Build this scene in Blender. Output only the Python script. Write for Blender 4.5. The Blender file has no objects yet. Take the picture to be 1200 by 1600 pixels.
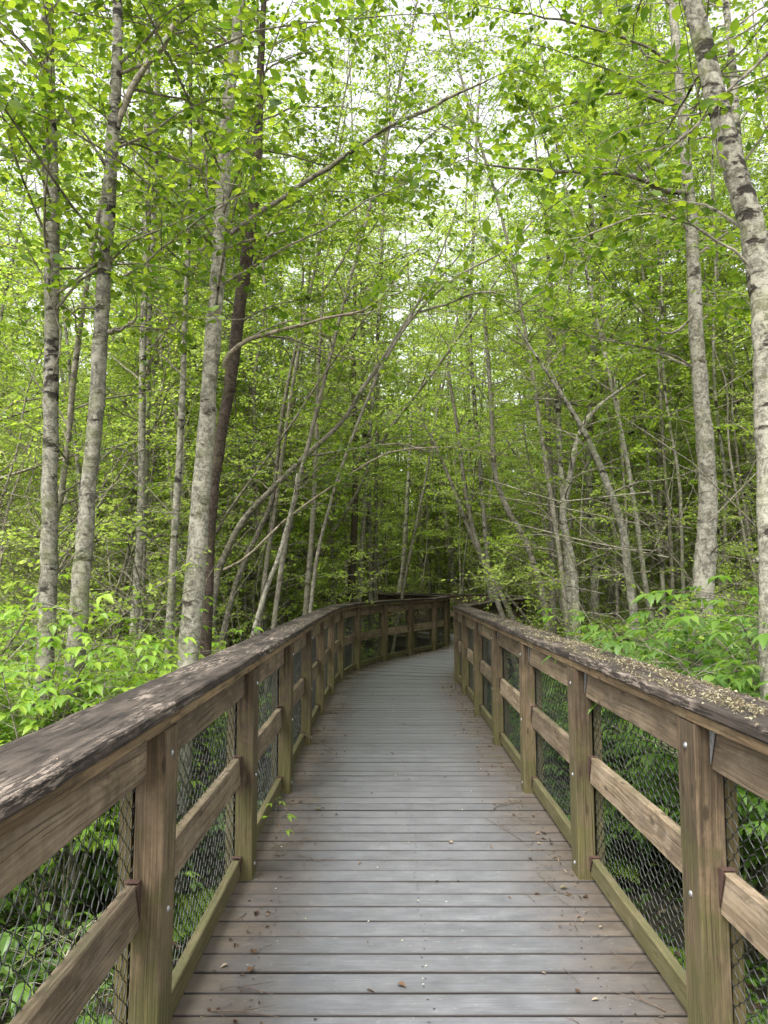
import bpy, math, random
import numpy as np
from mathutils import Vector, Matrix
R = math.radians
rad_pitch = math.atan(107/1155)
scene = bpy.context.scene
C = scene.collection

# ------------------------------------------------------------------ camera, sky, sun, exposure
cam = bpy.data.cameras.new('camera'); cam_o = bpy.data.objects.new('camera', cam); C.objects.link(cam_o)
cam.sensor_fit = 'VERTICAL'; cam.sensor_height = 36.0; cam.lens = 36.0*1155/1600
cam.clip_start = 0.05; cam.clip_end = 2000
cam_o.location = (0, 0, 1.5); cam_o.rotation_euler = (math.pi/2 + rad_pitch, 0, 0)
scene.camera = cam_o

SUN_EL, SUN_AZ = R(58), R(215)      # azimuth measured from +Y clockwise
w = bpy.data.worlds.new("World"); scene.world = w; w.use_nodes = True
nt = w.node_tree; nt.nodes.clear()
out = nt.nodes.new('ShaderNodeOutputWorld'); bg = nt.nodes.new('ShaderNodeBackground')
sky = nt.nodes.new('ShaderNodeTexSky'); sky.sky_type = 'NISHITA'; sky.sun_disc = False
sky.sun_elevation = SUN_EL; sky.sun_rotation = SUN_AZ; sky.air_density = 1.0; sky.dust_density = 5.0
hsv = nt.nodes.new('ShaderNodeHueSaturation'); hsv.inputs['Saturation'].default_value = 0.12   # overcast: pale white cloud
hsv.inputs['Value'].default_value = 1.0
nt.links.new(sky.outputs[0], hsv.inputs['Color']); nt.links.new(hsv.outputs[0], bg.inputs[0])
bg.inputs[1].default_value = 0.15
nt.links.new(bg.outputs[0], out.inputs[0])
sl = bpy.data.lights.new('sun', 'SUN'); sl.energy = 0.7; sl.angle = R(30); sl.color = (1.0, 0.96, 0.90)
so = bpy.data.objects.new('sun', sl); C.objects.link(so)
sd = Vector((math.sin(SUN_AZ)*math.cos(SUN_EL), math.cos(SUN_AZ)*math.cos(SUN_EL), math.sin(SUN_EL)))
so.rotation_euler = sd.to_track_quat('Z', 'Y').to_euler(); so.location = (0, 0, 30)
scene.view_settings.view_transform = 'Standard'; scene.view_settings.look = 'None'
scene.view_settings.exposure = 1.9; scene.view_settings.gamma = 1.0
scene.render.engine = 'CYCLES'
scene.cycles.max_bounces = 10; scene.cycles.diffuse_bounces = 7; scene.cycles.transmission_bounces = 6

GROUND = -0.8
F = 1155.0
ct, st_ = math.cos(rad_pitch), math.sin(rad_pitch)
def W(px, py, d):                     # point on the ray through a photo pixel, d metres ahead
    a = (px-600)/F; b = (800-py)/F
    v = np.array([a, ct - b*st_, st_ + b*ct]); v = v*(d/v[1])
    return np.array([0, 0, 1.5]) + v
def wid(wpx, d): return wpx/F*d/2

# ------------------------------------------------------------------ mesh helpers
def mk(name, V, Fq, mats, parent=None, uv=None, uv2=None, mi=None, smooth=False):
    V = np.asarray(V, dtype=np.float32).reshape(-1, 3); Fq = np.asarray(Fq, dtype=np.int32).reshape(-1, 4)
    me = bpy.data.meshes.new(name)
    me.vertices.add(len(V)); me.vertices.foreach_set('co', V.ravel())
    n = len(Fq); me.loops.add(n*4); me.loops.foreach_set('vertex_index', Fq.ravel())
    me.polygons.add(n); me.polygons.foreach_set('loop_start', np.arange(0, n*4, 4, dtype=np.int32))
    me.polygons.foreach_set('loop_total', np.full(n, 4, dtype=np.int32))
    for m in (mats if isinstance(mats, (list, tuple)) else [mats]): me.materials.append(m)
    if mi is not None: me.polygons.foreach_set('material_index', np.asarray(mi, dtype=np.int32))
    me.polygons.foreach_set('use_smooth', np.full(n, bool(smooth)))
    if uv is not None:
        l = me.uv_layers.new(name='UVMap'); l.data.foreach_set('uv', np.asarray(uv, dtype=np.float32).ravel())
    if uv2 is not None:
        l = me.uv_layers.new(name='EDGE'); l.data.foreach_set('uv', np.asarray(uv2, dtype=np.float32).ravel())
    me.update(calc_edges=True)
    o = bpy.data.objects.new(name, me); C.objects.link(o)
    if parent: o.parent = parent
    return o
def tag(o, label=None, cat=None, group=None, kind=None):
    if label: o['label'] = label
    if cat: o['category'] = cat
    if group: o['group'] = group
    if kind: o['kind'] = kind
    return o
def empty(name, loc=(0, 0, 0), label=None, cat=None, group=None):
    o = bpy.data.objects.new(name, None); C.objects.link(o); o.location = loc; o.empty_display_size = .1
    return tag(o, label, cat, group)
def copy_tree(root, loc, rot, scale, label=None, group=None):
    r = root.copy(); C.objects.link(r); r.location = loc; r.rotation_euler = rot; r.scale = scale
    if label: r['label'] = label
    if group: r['group'] = group
    for ch in root.children:
        c = ch.copy(); C.objects.link(c); c.parent = r
    return r
class Acc:                            # collects quads
    def __init__(s): s.V = []; s.F = []; s.UV = []; s.U2 = []; s.M = []; s.n = 0
    def add(s, V, F, uv=None, m=0, uv2=None):
        V = np.asarray(V, float); F = np.asarray(F, int)
        s.V.append(V); s.F.append(F + s.n); s.n += len(V); s.M.append(np.full(len(F), m))
        if uv is not None: s.UV.append(np.asarray(uv).reshape(-1, 2))
        if uv2 is not None: s.U2.append(np.asarray(uv2).reshape(-1, 2))
    def build(s, name, mats, parent=None, smooth=False):
        return mk(name, np.concatenate(s.V), np.concatenate(s.F), mats, parent,
                  np.concatenate(s.UV) if s.UV else None, np.concatenate(s.U2) if s.U2 else None, np.concatenate(s.M), smooth)
def norm(v): return v/np.maximum(np.linalg.norm(v, axis=-1, keepdims=True), 1e-9)
def tube(P, rad, sides=6, wob=0.0, rng=None, flare=False):
    P = np.asarray(P, float); k = len(P); rad = np.broadcast_to(np.asarray(rad, float), (k,))
    T = norm(np.gradient(P, axis=0))
    up = np.array([0, 0, 1.]) if abs(T[0][2]) < .8 else np.array([1., 0, 0])
    A = norm(np.cross(T, up)); B = np.cross(T, A)
    th = np.arange(sides)*2*math.pi/sides
    rr = rad[:, None]*np.ones((k, sides))
    if wob and rng is not None: rr = rr*(1 + wob*rng.standard_normal((k, sides)))
    V = P[:, None, :] + rr[..., None]*(A[:, None, :]*np.cos(th)[None, :, None] + B[:, None, :]*np.sin(th)[None, :, None])
    i = np.arange(k-1)[:, None]*sides; j = np.arange(sides)[None, :]; j2 = (j+1) % sides
    Fq = np.stack([i+j, i+j2, i+sides+j2, i+sides+j], -1).reshape(-1, 4)
    return V.reshape(-1, 3), Fq
def smooth_poly(P, n):                # Catmull-Rom resample of control points (any number of columns)
    P = np.asarray(P, float); m = len(P)
    t = np.linspace(0, m-1, n); out_ = np.zeros((n, P.shape[1]))
    for q, tt in enumerate(t):
        i = min(int(tt), m-2); f = tt-i
        p0 = P[max(i-1, 0)]; p1 = P[i]; p2 = P[i+1]; p3 = P[min(i+2, m-1)]
        out_[q] = .5*((2*p1) + (-p0+p2)*f + (2*p0-5*p1+4*p2-p3)*f*f + (-p0+3*p1-3*p2+p3)*f**3)
    return out_

# ------------------------------------------------------------------ materials
def newmat(name):
    m = bpy.data.materials.new(name); m.use_nodes = True; n = m.node_tree; n.nodes.clear()
    o = n.nodes.new('ShaderNodeOutputMaterial'); return m, n, o
class G:                              # tiny node graph helper
    def __init__(s, nt): s.nt = nt
    def n(s, t, **kw):
        x = s.nt.nodes.new(t)
        for k, v in kw.items():
            if k.startswith('i_'):
                key = k[2:]; key = int(key) if key.isdigit() else key.replace('_', ' ')
                s.set(x.inputs[key], v)
            else: setattr(x, k, v)
        return x
    def set(s, inp, v):
        if isinstance(v, bpy.types.NodeSocket): s.nt.links.new(v, inp)
        else: inp.default_value = v
    def math(s, op, a, b=0.0, c=0.0, clamp=False):
        x = s.nt.nodes.new('ShaderNodeMath'); x.operation = op; x.use_clamp = clamp
        s.set(x.inputs[0], a); s.set(x.inputs[1], b); s.set(x.inputs[2], c); return x.outputs[0]
    def mix(s, f, a, b, bt='MIX'):
        x = s.nt.nodes.new('ShaderNodeMix'); x.data_type = 'RGBA'; x.blend_type = bt
        s.set(x.inputs[0], f); s.set(x.inputs[6], a); s.set(x.inputs[7], b); return x.outputs[2]
    def noise(s, vec, scale, detail=4, rough=.55, dist=0.0):
        x = s.nt.nodes.new('ShaderNodeTexNoise'); s.set(x.inputs['Vector'], vec)
        x.inputs['Scale'].default_value = scale; x.inputs['Detail'].default_value = detail
        x.inputs['Roughness'].default_value = rough; x.inputs['Distortion'].default_value = dist; return x.outputs[0]
    def ramp(s, f, stops):
        x = s.nt.nodes.new('ShaderNodeValToRGB'); s.set(x.inputs[0], f); e = x.color_ramp.elements
        while len(e) > 1: e.remove(e[0])
        e[0].position = stops[0][0]; e[0].color = (*stops[0][1], 1)
        for p, c in stops[1:]:
            q = e.new(p); q.color = (*c, 1)
        return x.outputs[0]
    def rng(s, f, a, b, c=0.0, d=1.0):
        x = s.nt.nodes.new('ShaderNodeMapRange'); s.set(x.inputs[0], f)
        x.inputs[1].default_value = a; x.inputs[2].default_value = b; x.inputs[3].default_value = c; x.inputs[4].default_value = d
        return x.outputs[0]
    def comb(s, x, y, z):
        q = s.nt.nodes.new('ShaderNodeCombineXYZ'); s.set(q.inputs[0], x); s.set(q.inputs[1], y); s.set(q.inputs[2], z); return q.outputs[0]
def col(c): return (*c, 1)

def wood(name, dark, light, worn, moss=0.0, moss_z=.35, moss_top=0.0, bump=.6, rough=.85, flake=0.0, tint=.25):
    m, n, o = newmat(name); g = G(n)
    uv = g.n('ShaderNodeUVMap', uv_map='UVMap').outputs[0]; sep = g.n('ShaderNodeSeparateXYZ'); g.set(sep.inputs[0], uv)
    rnd = g.n('ShaderNodeObjectInfo').outputs['Random']
    u = g.math('ADD', sep.outputs[0], g.math('MULTIPLY', rnd, 37.0)); v = g.math('ADD', sep.outputs[1], g.math('MULTIPLY', rnd, 11.3))
    wob = g.noise(g.comb(g.math('MULTIPLY', u, 1.3), g.math('MULTIPLY', v, 5.0), 0), 1.0, 3, .5)
    vv = g.math('ADD', v, g.math('MULTIPLY', wob, .05))
    fine = g.noise(g.comb(g.math('MULTIPLY', u, 3.0), g.math('MULTIPLY', vv, 230.0), 0), 1.0, 4, .6)
    ring = g.noise(g.comb(g.math('MULTIPLY', u, 0.9), g.math('MULTIPLY', vv, 75.0), 3.0), 1.0, 2, .5)
    patch = g.noise(g.comb(g.math('MULTIPLY', u, 3.5), g.math('MULTIPLY', v, 14.0), 7.0), 1.0, 5, .65)
    c = g.mix(g.rng(g.math('ADD', g.math('MULTIPLY', fine, .5), g.math('MULTIPLY', ring, .5)), .40, .58), col(tuple(.68*q for q in dark)), col(tuple(.70*q for q in light)))
    worn = tuple(.75*q for q in worn)
    blo = g.noise(g.comb(g.math('MULTIPLY', u, 9.0), g.math('MULTIPLY', v, 28.0), 4.0), 1.0, 6, .75); c = g.mix(g.math('MULTIPLY', g.rng(blo, .48, .68), .55), c, col(tuple(.6*q for q in dark)))
    c = g.mix(g.math('MULTIPLY', g.rng(patch, .45, .7), .65), c, col(worn))
    # board to board variation
    hs = g.n('ShaderNodeHueSaturation'); g.set(hs.inputs['Color'], c); g.set(hs.inputs['Value'], g.rng(rnd, 0, 1, 1-tint, 1+tint)); c = hs.outputs[0]
    stn = g.noise(g.comb(g.math('MULTIPLY', u, 2.2), g.math('MULTIPLY', v, 7.0), 12.0), 1.0, 5, .7, .8)
    c = g.mix(g.math('MULTIPLY', g.rng(stn, .52, .62), .6), c, col(tuple(.45*q for q in dark)))
    c = g.mix(g.math('MULTIPLY', g.rng(stn, .46, .34), .35), c, col(tuple(min(.6, 1.1*q) for q in light)))
    vk = g.n('ShaderNodeTexVoronoi'); vk.inputs['Scale'].default_value = 1.0; g.set(vk.inputs['Vector'], g.comb(g.math('MULTIPLY', u, 2.6), g.math('MULTIPLY', v, 7.0), 0)); vk.voronoi_dimensions = '2D'
    kn = g.math('ADD', vk.outputs['Distance'], g.math('MULTIPLY', fine, .03)); c = g.mix(g.math('MULTIPLY', g.rng(kn, .10, .06), .75), c, col(tuple(.35*q for q in dark)))
    # cracks
    cr = g.noise(g.comb(g.math('MULTIPLY', u, 1.8), g.math('MULTIPLY', vv, 95.0), 9.0), 1.0, 2, .4)
    crack = g.rng(cr, .30, .35, 1, 0)
    c = g.mix(g.math('MULTIPLY', crack, .6), c, col((.02, .015, .01)))
    geo = g.n('ShaderNodeNewGeometry'); sp = g.n('ShaderNodeSeparateXYZ'); g.set(sp.inputs[0], geo.outputs['Position'])
    sn = g.n('ShaderNodeSeparateXYZ'); g.set(sn.inputs[0], geo.outputs['Normal'])
    big = g.noise(geo.outputs['Position'], 7.0, 5, .7)
    if flake:
        fl = g.noise(g.comb(g.math('MULTIPLY', u, 9.0), g.math('MULTIPLY', v, 60.0), 2.0), 1.0, 5, .75)
        zone = g.noise(g.comb(g.math('MULTIPLY', u, 1.4), g.math('MULTIPLY', v, 6.0), 5.0), 1.0, 2, .5)
        f2 = g.math('MULTIPLY', g.rng(fl, .50, .56), g.rng(zone, .47, .60))
        c = g.mix(g.math('MULTIPLY', f2, flake), c, col((.27, .22, .18)))
    if moss:
        dirt = g.math('MULTIPLY', g.rng(g.math('ADD', big, g.rng(sp.outputs[2], .45, 1.05, 0, .30)), .50, .85), .55)
        c = g.mix(dirt, c, col(tuple(.45*q for q in dark)))
        f1 = g.rng(sp.outputs[2], 0.0, moss_z*2, 1.0, 0.0)
        fm = g.math('MULTIPLY', g.rng(g.math('ADD', g.math('MULTIPLY', big, .9), g.math('MULTIPLY', f1, .45)), .62, .88), moss, clamp=True)
        c = g.mix(fm, c, g.mix(g.rng(fine, .35, .65), col((.042, .040, .014)), col((.125, .112, .042))))
    if moss_top:
        ft = g.math('MULTIPLY', g.rng(sn.outputs[2], .6, .95), g.math('MULTIPLY', g.rng(big, .40, .62), moss_top))
        c = g.mix(ft, c, col((.10, .098, .048)))
    h = g.math('SUBTRACT', g.math('ADD', g.math('MULTIPLY', fine, .6), g.math('MULTIPLY', ring, .6)), g.math('MULTIPLY', crack, 1.5))
    b = g.n('ShaderNodeBump', i_Strength=bump, i_Distance=.004); g.set(b.inputs['Height'], h)
    p = g.n('ShaderNodeBsdfPrincipled'); g.set(p.inputs['Base Color'], c); p.inputs['Roughness'].default_value = rough
    p.inputs['Specular IOR Level'].default_value = .3; g.set(p.inputs['Normal'], b.outputs[0])
    n.links.new(p.outputs[0], o.inputs[0]); return m
M = {}
M['post'] = wood('post_wood', (.078, .053, .030), (.232, .166, .098), (.20, .155, .10), moss=.95, moss_z=.62, tint=.3)
M['rail'] = wood('rail_wood', (.15, .108, .066), (.38, .288, .190), (.40, .32, .24), moss=.25, moss_top=.45, moss_z=.2, tint=.28)
M['low_rail'] = wood('low_rail_wood', (.095, .075, .042), (.24, .195, .115), (.24, .21, .14), moss=.75, moss_top=.6, moss_z=.5, tint=.2)
M['sub_rail'] = wood('sub_rail_wood', (.13, .085, .045), (.32, .22, .12), (.25, .20, .12), moss=.0, tint=.15)
M['cap'] = wood('cap_wood', (.018, .013, .010), (.068, .052, .042), (.12, .096, .078), flake=.75, bump=1.0, tint=.15)
M['batten'] = wood('batten_wood', (.10, .075, .035), (.20, .15, .07), (.17, .15, .07), moss=.8, moss_z=.9)

def mat_deck():
    m, n, o = newmat('deck_board_wood'); g = G(n)
    uv = g.n('ShaderNodeUVMap', uv_map='UVMap').outputs[0]; s1 = g.n('ShaderNodeSeparateXYZ'); g.set(s1.inputs[0], uv)
    ed = g.n('ShaderNodeUVMap', uv_map='EDGE').outputs[0]; s2 = g.n('ShaderNodeSeparateXYZ'); g.set(s2.inputs[0], ed)
    u, v = s1.outputs[0], s1.outputs[1]; e, r = s2.outputs[0], s2.outputs[1]
    pos = g.n('ShaderNodeNewGeometry').outputs['Position']
    ua = g.math('ADD', u, g.math('MULTIPLY', r, 40.0))
    grain = g.noise(g.comb(g.math('MULTIPLY', ua, 4.0), g.math('MULTIPLY', v, 180.0), 0), 1.0, 5, .65)
    blot = g.noise(pos, 3.0, 5, .65); blot2 = g.noise(pos, 14.0, 5, .7)
    pb = g.noise(g.comb(g.math('MULTIPLY', ua, 5.0), g.math('MULTIPLY', v, 9.0), 0), 1.0, 5, .7)
    grey = g.mix(g.rng(pb, .3, .7), col((.098, .103, .113)), col((.170, .175, .186)))
    brown = g.mix(g.rng(pb, .3, .7), col((.055, .043, .033)), col((.135, .108, .084)))
    ae = g.math('ABSOLUTE', e)
    f = g.math('ADD', ae, g.math('ADD', g.math('MULTIPLY', g.math('SUBTRACT', blot, .5), .55), g.math('MULTIPLY', g.math('SUBTRACT', r, .5), .10)))
    f = g.math('ADD', f, g.math('MULTIPLY', g.math('SUBTRACT', pb, .5), .35))
    c = g.mix(g.rng(f, .44, .90), grey, brown)
    hs = g.n('ShaderNodeHueSaturation'); g.set(hs.inputs['Color'], c); g.set(hs.inputs['Value'], g.rng(r, 0, 1, .88, 1.10)); c = hs.outputs[0]
    c = g.mix(g.math('MULTIPLY', g.rng(grain, .38, .66), .5), c, col((.06, .054, .048)), 'MIX')
    sc = g.noise(g.comb(g.math('MULTIPLY', ua, 22.0), g.math('MULTIPLY', v, 60.0), 4.0), 1.0, 4, .75)
    c = g.mix(g.math('MULTIPLY', g.rng(sc, .60, .72), .35), c, col((.40, .39, .36)))
    c = g.mix(g.math('MULTIPLY', g.rng(blot2, .62, .80), .5), c, col((.07, .055, .045)))
    # dirt gathered along the board edges, then gap shade painted near-black on rims and sides
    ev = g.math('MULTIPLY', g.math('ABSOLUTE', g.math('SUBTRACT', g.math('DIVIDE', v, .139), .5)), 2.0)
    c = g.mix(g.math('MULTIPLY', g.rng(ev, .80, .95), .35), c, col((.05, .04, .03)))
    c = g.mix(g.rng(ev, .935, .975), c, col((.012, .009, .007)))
    b = g.n('ShaderNodeBump', i_Strength=.35, i_Distance=.002); g.set(b.inputs['Height'], g.math('ADD', grain, g.math('MULTIPLY', pb, .8)))
    p = g.n('ShaderNodeBsdfPrincipled'); g.set(p.inputs['Base Color'], c); g.set(p.inputs['Roughness'], g.rng(pb, .3, .7, .62, .80))
    p.inputs['Specular IOR Level'].default_value = .35; g.set(p.inputs['Normal'], b.outputs[0])
    n.links.new(p.outputs[0], o.inputs[0]); return m
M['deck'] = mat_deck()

def plain(name, c, rough=.6, metal=0.0, var=0.0, c2=None, scale=20):
    m, n, o = newmat(name); g = G(n); p = g.n('ShaderNodeBsdfPrincipled')
    pos = g.n('ShaderNodeNewGeometry').outputs['Position']
    cc = g.mix(g.rng(g.noise(pos, scale, 4, .6), .35, .65), col(c), col(c2 or tuple(x*.6 for x in c)))
    g.set(p.inputs['Base Color'], cc); p.inputs['Roughness'].default_value = rough; p.inputs['Metallic'].default_value = metal
    n.links.new(p.outputs[0], o.inputs[0]); return m
M['wire'] = plain('vinyl_wire', (.045, .048, .045), .5)
M['galv'] = plain('galvanised_steel', (.42, .43, .44), .5, .7, scale=60)
M['rust'] = plain('rusty_steel', (.075, .038, .026), .9, .1, scale=80)
M['screw'] = plain('screw_head', (.03, .03, .032), .6, .3)
M['beam'] = plain('treated_beam', (.10, .08, .05), .9, scale=8)
M['dry_twig'] = plain('dry_twig', (.12, .085, .06), .9, scale=40)
M['soil'] = plain('forest_soil', (.06, .05, .032), 1.0, c2=(.10, .085, .05), scale=5)

def bark(name, base, pale, dark, moss=.3, bandamt=.5, vscale=1.0, hidark=0.0):
    m, n, o = newmat(name); g = G(n)
    tc = g.n('ShaderNodeTexCoord').outputs['Object']; rnd = g.n('ShaderNodeObjectInfo').outputs['Random']
    mp = g.n('ShaderNodeMapping'); g.set(mp.inputs['Vector'], tc); g.set(mp.inputs['Location'], g.comb(g.math('MULTIPLY', rnd, 31.0), 0, g.math('MULTIPLY', rnd, 57.0)))
    v = mp.outputs[0]; s = g.n('ShaderNodeSeparateXYZ'); g.set(s.inputs[0], v)
    so_ = g.n('ShaderNodeSeparateXYZ'); g.set(so_.inputs[0], tc)
    big = g.noise(v, 4.5*vscale, 4, .6); med = g.noise(v, 22*vscale, 5, .7); fine = g.noise(v, 90, 4, .7)
    band = g.noise(g.comb(g.math('MULTIPLY', s.outputs[0], 9), g.math('MULTIPLY', s.outputs[1], 9), g.math('MULTIPLY', s.outputs[2], 55.0)), 1.0, 3, .6)
    knot = g.noise(g.comb(g.math('MULTIPLY', s.outputs[0], 4), g.math('MULTIPLY', s.outputs[1], 4), g.math('MULTIPLY', s.outputs[2], 9.0)), 1.0, 4, .65)
    spot = g.noise(v, 48*vscale, 4, .75)
    c = g.mix(g.rng(g.math('ADD', g.math('MULTIPLY', med, .55), g.math('MULTIPLY', spot, .45)), .42, .57), col(base), col(pale))
    lich = g.noise(v, 11*vscale, 5, .75, 1.2); c = g.mix(g.math('MULTIPLY', g.rng(lich, .52, .56), .6), c, col(tuple(.42*q for q in base)))
    lich2 = g.noise(g.comb(g.math('ADD', s.outputs[0], 9.0), s.outputs[1], s.outputs[2]), 7*vscale, 5, .7, .8); c = g.mix(g.math('MULTIPLY', g.rng(lich2, .55, .60), .6), c, col(tuple(min(.6, 1.2*q) for q in pale)))
    c = g.mix(g.math('MULTIPLY', g.math('MULTIPLY', g.rng(band, .54, .64), g.rng(big, .35, .6)), bandamt), c, col(dark))
    hd = g.math('MULTIPLY', g.rng(so_.outputs[2], 1.5, 6.0), hidark)  # dark blotches spread higher up, painting in the backlit upper trunk
    c = g.mix(g.rng(g.math('ADD', knot, g.math('MULTIPLY', hd, .10)), .62, .665), c, col(dark))
    c = g.mix(g.math('MULTIPLY', g.rng(fine, .55, .75), .4), c, col(dark))
    c = g.mix(g.math('MULTIPLY', g.rng(g.math('ADD', big, g.math('MULTIPLY', g.rng(so_.outputs[2], 0, 2.5, .22, 0), 1.0)), .52, .72), moss), c, col((.13, .15, .045)))
    hs = g.n('ShaderNodeHueSaturation'); g.set(hs.inputs['Color'], c); g.set(hs.inputs['Value'], g.rng(rnd, 0, 1, .8, 1.15)); c = hs.outputs[0]
    b = g.n('ShaderNodeBump', i_Strength=.7, i_Distance=.012); g.set(b.inputs['Height'], g.math('SUBTRACT', g.math('ADD', g.math('MULTIPLY', med, .6), g.math('MULTIPLY', fine, .5)), g.math('MULTIPLY', g.rng(knot, .6, .66), .5)))
    p = g.n('ShaderNodeBsdfPrincipled'); g.set(p.inputs['Base Color'], c); p.inputs['Roughness'].default_value = .9
    p.inputs['Specular IOR Level'].default_value = .2; g.set(p.inputs['Normal'], b.outputs[0])
    n.links.new(p.outputs[0], o.inputs[0]); return m
M['alder'] = bark('alder_bark', (.12, .112, .085), (.30, .285, .225), (.030, .026, .020), moss=.6, hidark=1.0)
M['pale'] = bark('pale_alder_bark', (.15, .14, .108), (.36, .34, .27), (.05, .042, .032), moss=.45, bandamt=.6)
M['brown'] = bark('brown_bark', (.12, .108, .085), (.26, .235, .185), (.05, .04, .03), moss=.4)
M['dark'] = bark('dark_cedar_bark', (.035, .026, .020), (.085, .064, .050), (.018, .012, .01), moss=.15, vscale=1.6)
M['branch'] = bark('branch_bark', (.135, .12, .09), (.28, .25, .195), (.03, .024, .018), moss=.3)
M['pale_branch'] = bark('pale_branch_bark', (.24, .20, .14), (.36, .31, .23), (.08, .06, .045), moss=.2)

def leafmat(name, cols, trans, tmix=.45, gloss=.06):
    m, n, o = newmat(name); g = G(n)
    geo = g.n('ShaderNodeNewGeometry'); r = geo.outputs['Random Per Island']; ro = g.n('ShaderNodeObjectInfo').outputs['Random']
    st = [(i/(len(cols)-1), c) for i, c in enumerate(cols)]
    c = g.ramp(r, st)
    c2 = g.ramp(r, [(i/(len(trans)-1), q) for i, q in enumerate(trans)])
    v = g.rng(ro, 0, 1, .82, 1.18)
    outc = []
    for cc, kk in ((c, .8), (c2, tmix*1.35)):
        hs = g.n('ShaderNodeHueSaturation'); g.set(hs.inputs['Color'], cc); g.set(hs.inputs['Value'], g.math('MULTIPLY', v, kk)); outc.append(hs.outputs[0])
    d = g.n('ShaderNodeBsdfDiffuse'); g.set(d.inputs[0], outc[0]); t = g.n('ShaderNodeBsdfTranslucent'); g.set(t.inputs[0], outc[1])
    x = g.n('ShaderNodeAddShader'); n.links.new(d.outputs[0], x.inputs[0]); n.links.new(t.outputs[0], x.inputs[1])
    gl = g.n('ShaderNodeBsdfGlossy'); gl.inputs['Roughness'].default_value = .45; gl.inputs['Color'].default_value = (.8, .85, .8, 1)
    y = g.n('ShaderNodeMixShader'); y.inputs[0].default_value = gloss*.4; n.links.new(x.outputs[0], y.inputs[1]); n.links.new(gl.outputs[0], y.inputs[2])
    n.links.new(y.outputs[0], o.inputs[0]); return m
M['leaf_alder'] = leafmat('alder_leaf', [(.038, .075, .007), (.068, .115, .010), (.105, .155, .014)], [(.065, .13, .009), (.14, .22, .014), (.28, .36, .022)], .55)
M['leaf_far'] = leafmat('thicket_leaf', [(.070, .105, .014), (.12, .165, .020), (.185, .232, .030)], [(.165, .27, .026), (.275, .39, .038), (.40, .50, .062)], .62)
M['leaf_small'] = leafmat('willow_leaf', [(.10, .145, .026), (.16, .21, .036), (.235, .29, .055)], [(.23, .33, .045), (.34, .44, .065), (.46, .55, .10)], .64)
M['leaf_bright'] = leafmat('salmonberry_leaf', [(.085, .165, .020), (.14, .23, .026), (.205, .29, .036)], [(.17, .31, .022), (.26, .41, .03), (.35, .49, .04)], .45, .08)
M['leaf_green'] = leafmat('elder_leaf', [(.04, .085, .016), (.072, .135, .022), (.115, .18, .032)], [(.10, .22, .022), (.16, .30, .03), (.25, .38, .04)], .5, .08)
M['leaf_deep'] = leafmat('evergreen_leaf', [(.02, .05, .012), (.035, .08, .02), (.05, .11, .025)], [(.05, .12, .02), (.08, .16, .03), (.12, .22, .04)], .3, .08)
M['litter'] = leafmat('dead_leaf', [(.03, .018, .012), (.07, .04, .024), (.13, .08, .05), (.30, .25, .18)], [(.1, .05, .02), (.2, .1, .05)], .15)
M['mossbit'] = leafmat('dry_catkin_moss', [(.035, .025, .018), (.09, .062, .042), (.19, .155, .095), (.24, .215, .13), (.30, .28, .20)], [(.2, .18, .08), (.3, .28, .12)], .2)

# ------------------------------------------------------------------ boardwalk
KN = [((-.665, -1.6), (.985, -1.6)), ((-.665, 2.3), (.985, 2.3)), ((-.665, 5.4), (.99, 5.4)), ((-.67, 8.4), (1.02, 8.4)), ((-.66, 9.9), (1.03, 9.9)),
      ((-.62, 11.3), (1.04, 11.15)), ((-.44, 12.65), (1.28, 12.1)), ((0, 14.0), (1.62, 13.05)), ((.53, 15.1), (2.1, 14.2)), ((1.11, 16.1), (2.62, 15.45)),
      ((1.45, 17.0), (3.02, 16.7)), ((1.62, 18.1), (3.25, 18.1)), ((1.45, 19.2), (3.0, 19.6)), ((.95, 20.0), (2.3, 20.8)),
      ((.2, 20.6), (1.3, 21.7)), ((-.8, 21.0), (.1, 22.3)), ((-2.2, 21.3), (-1.4, 22.7)), ((-3.8, 21.5), (-3.1, 23.0))]
KN = [(np.array(a, float), np.array(b, float)) for a, b in KN]
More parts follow.
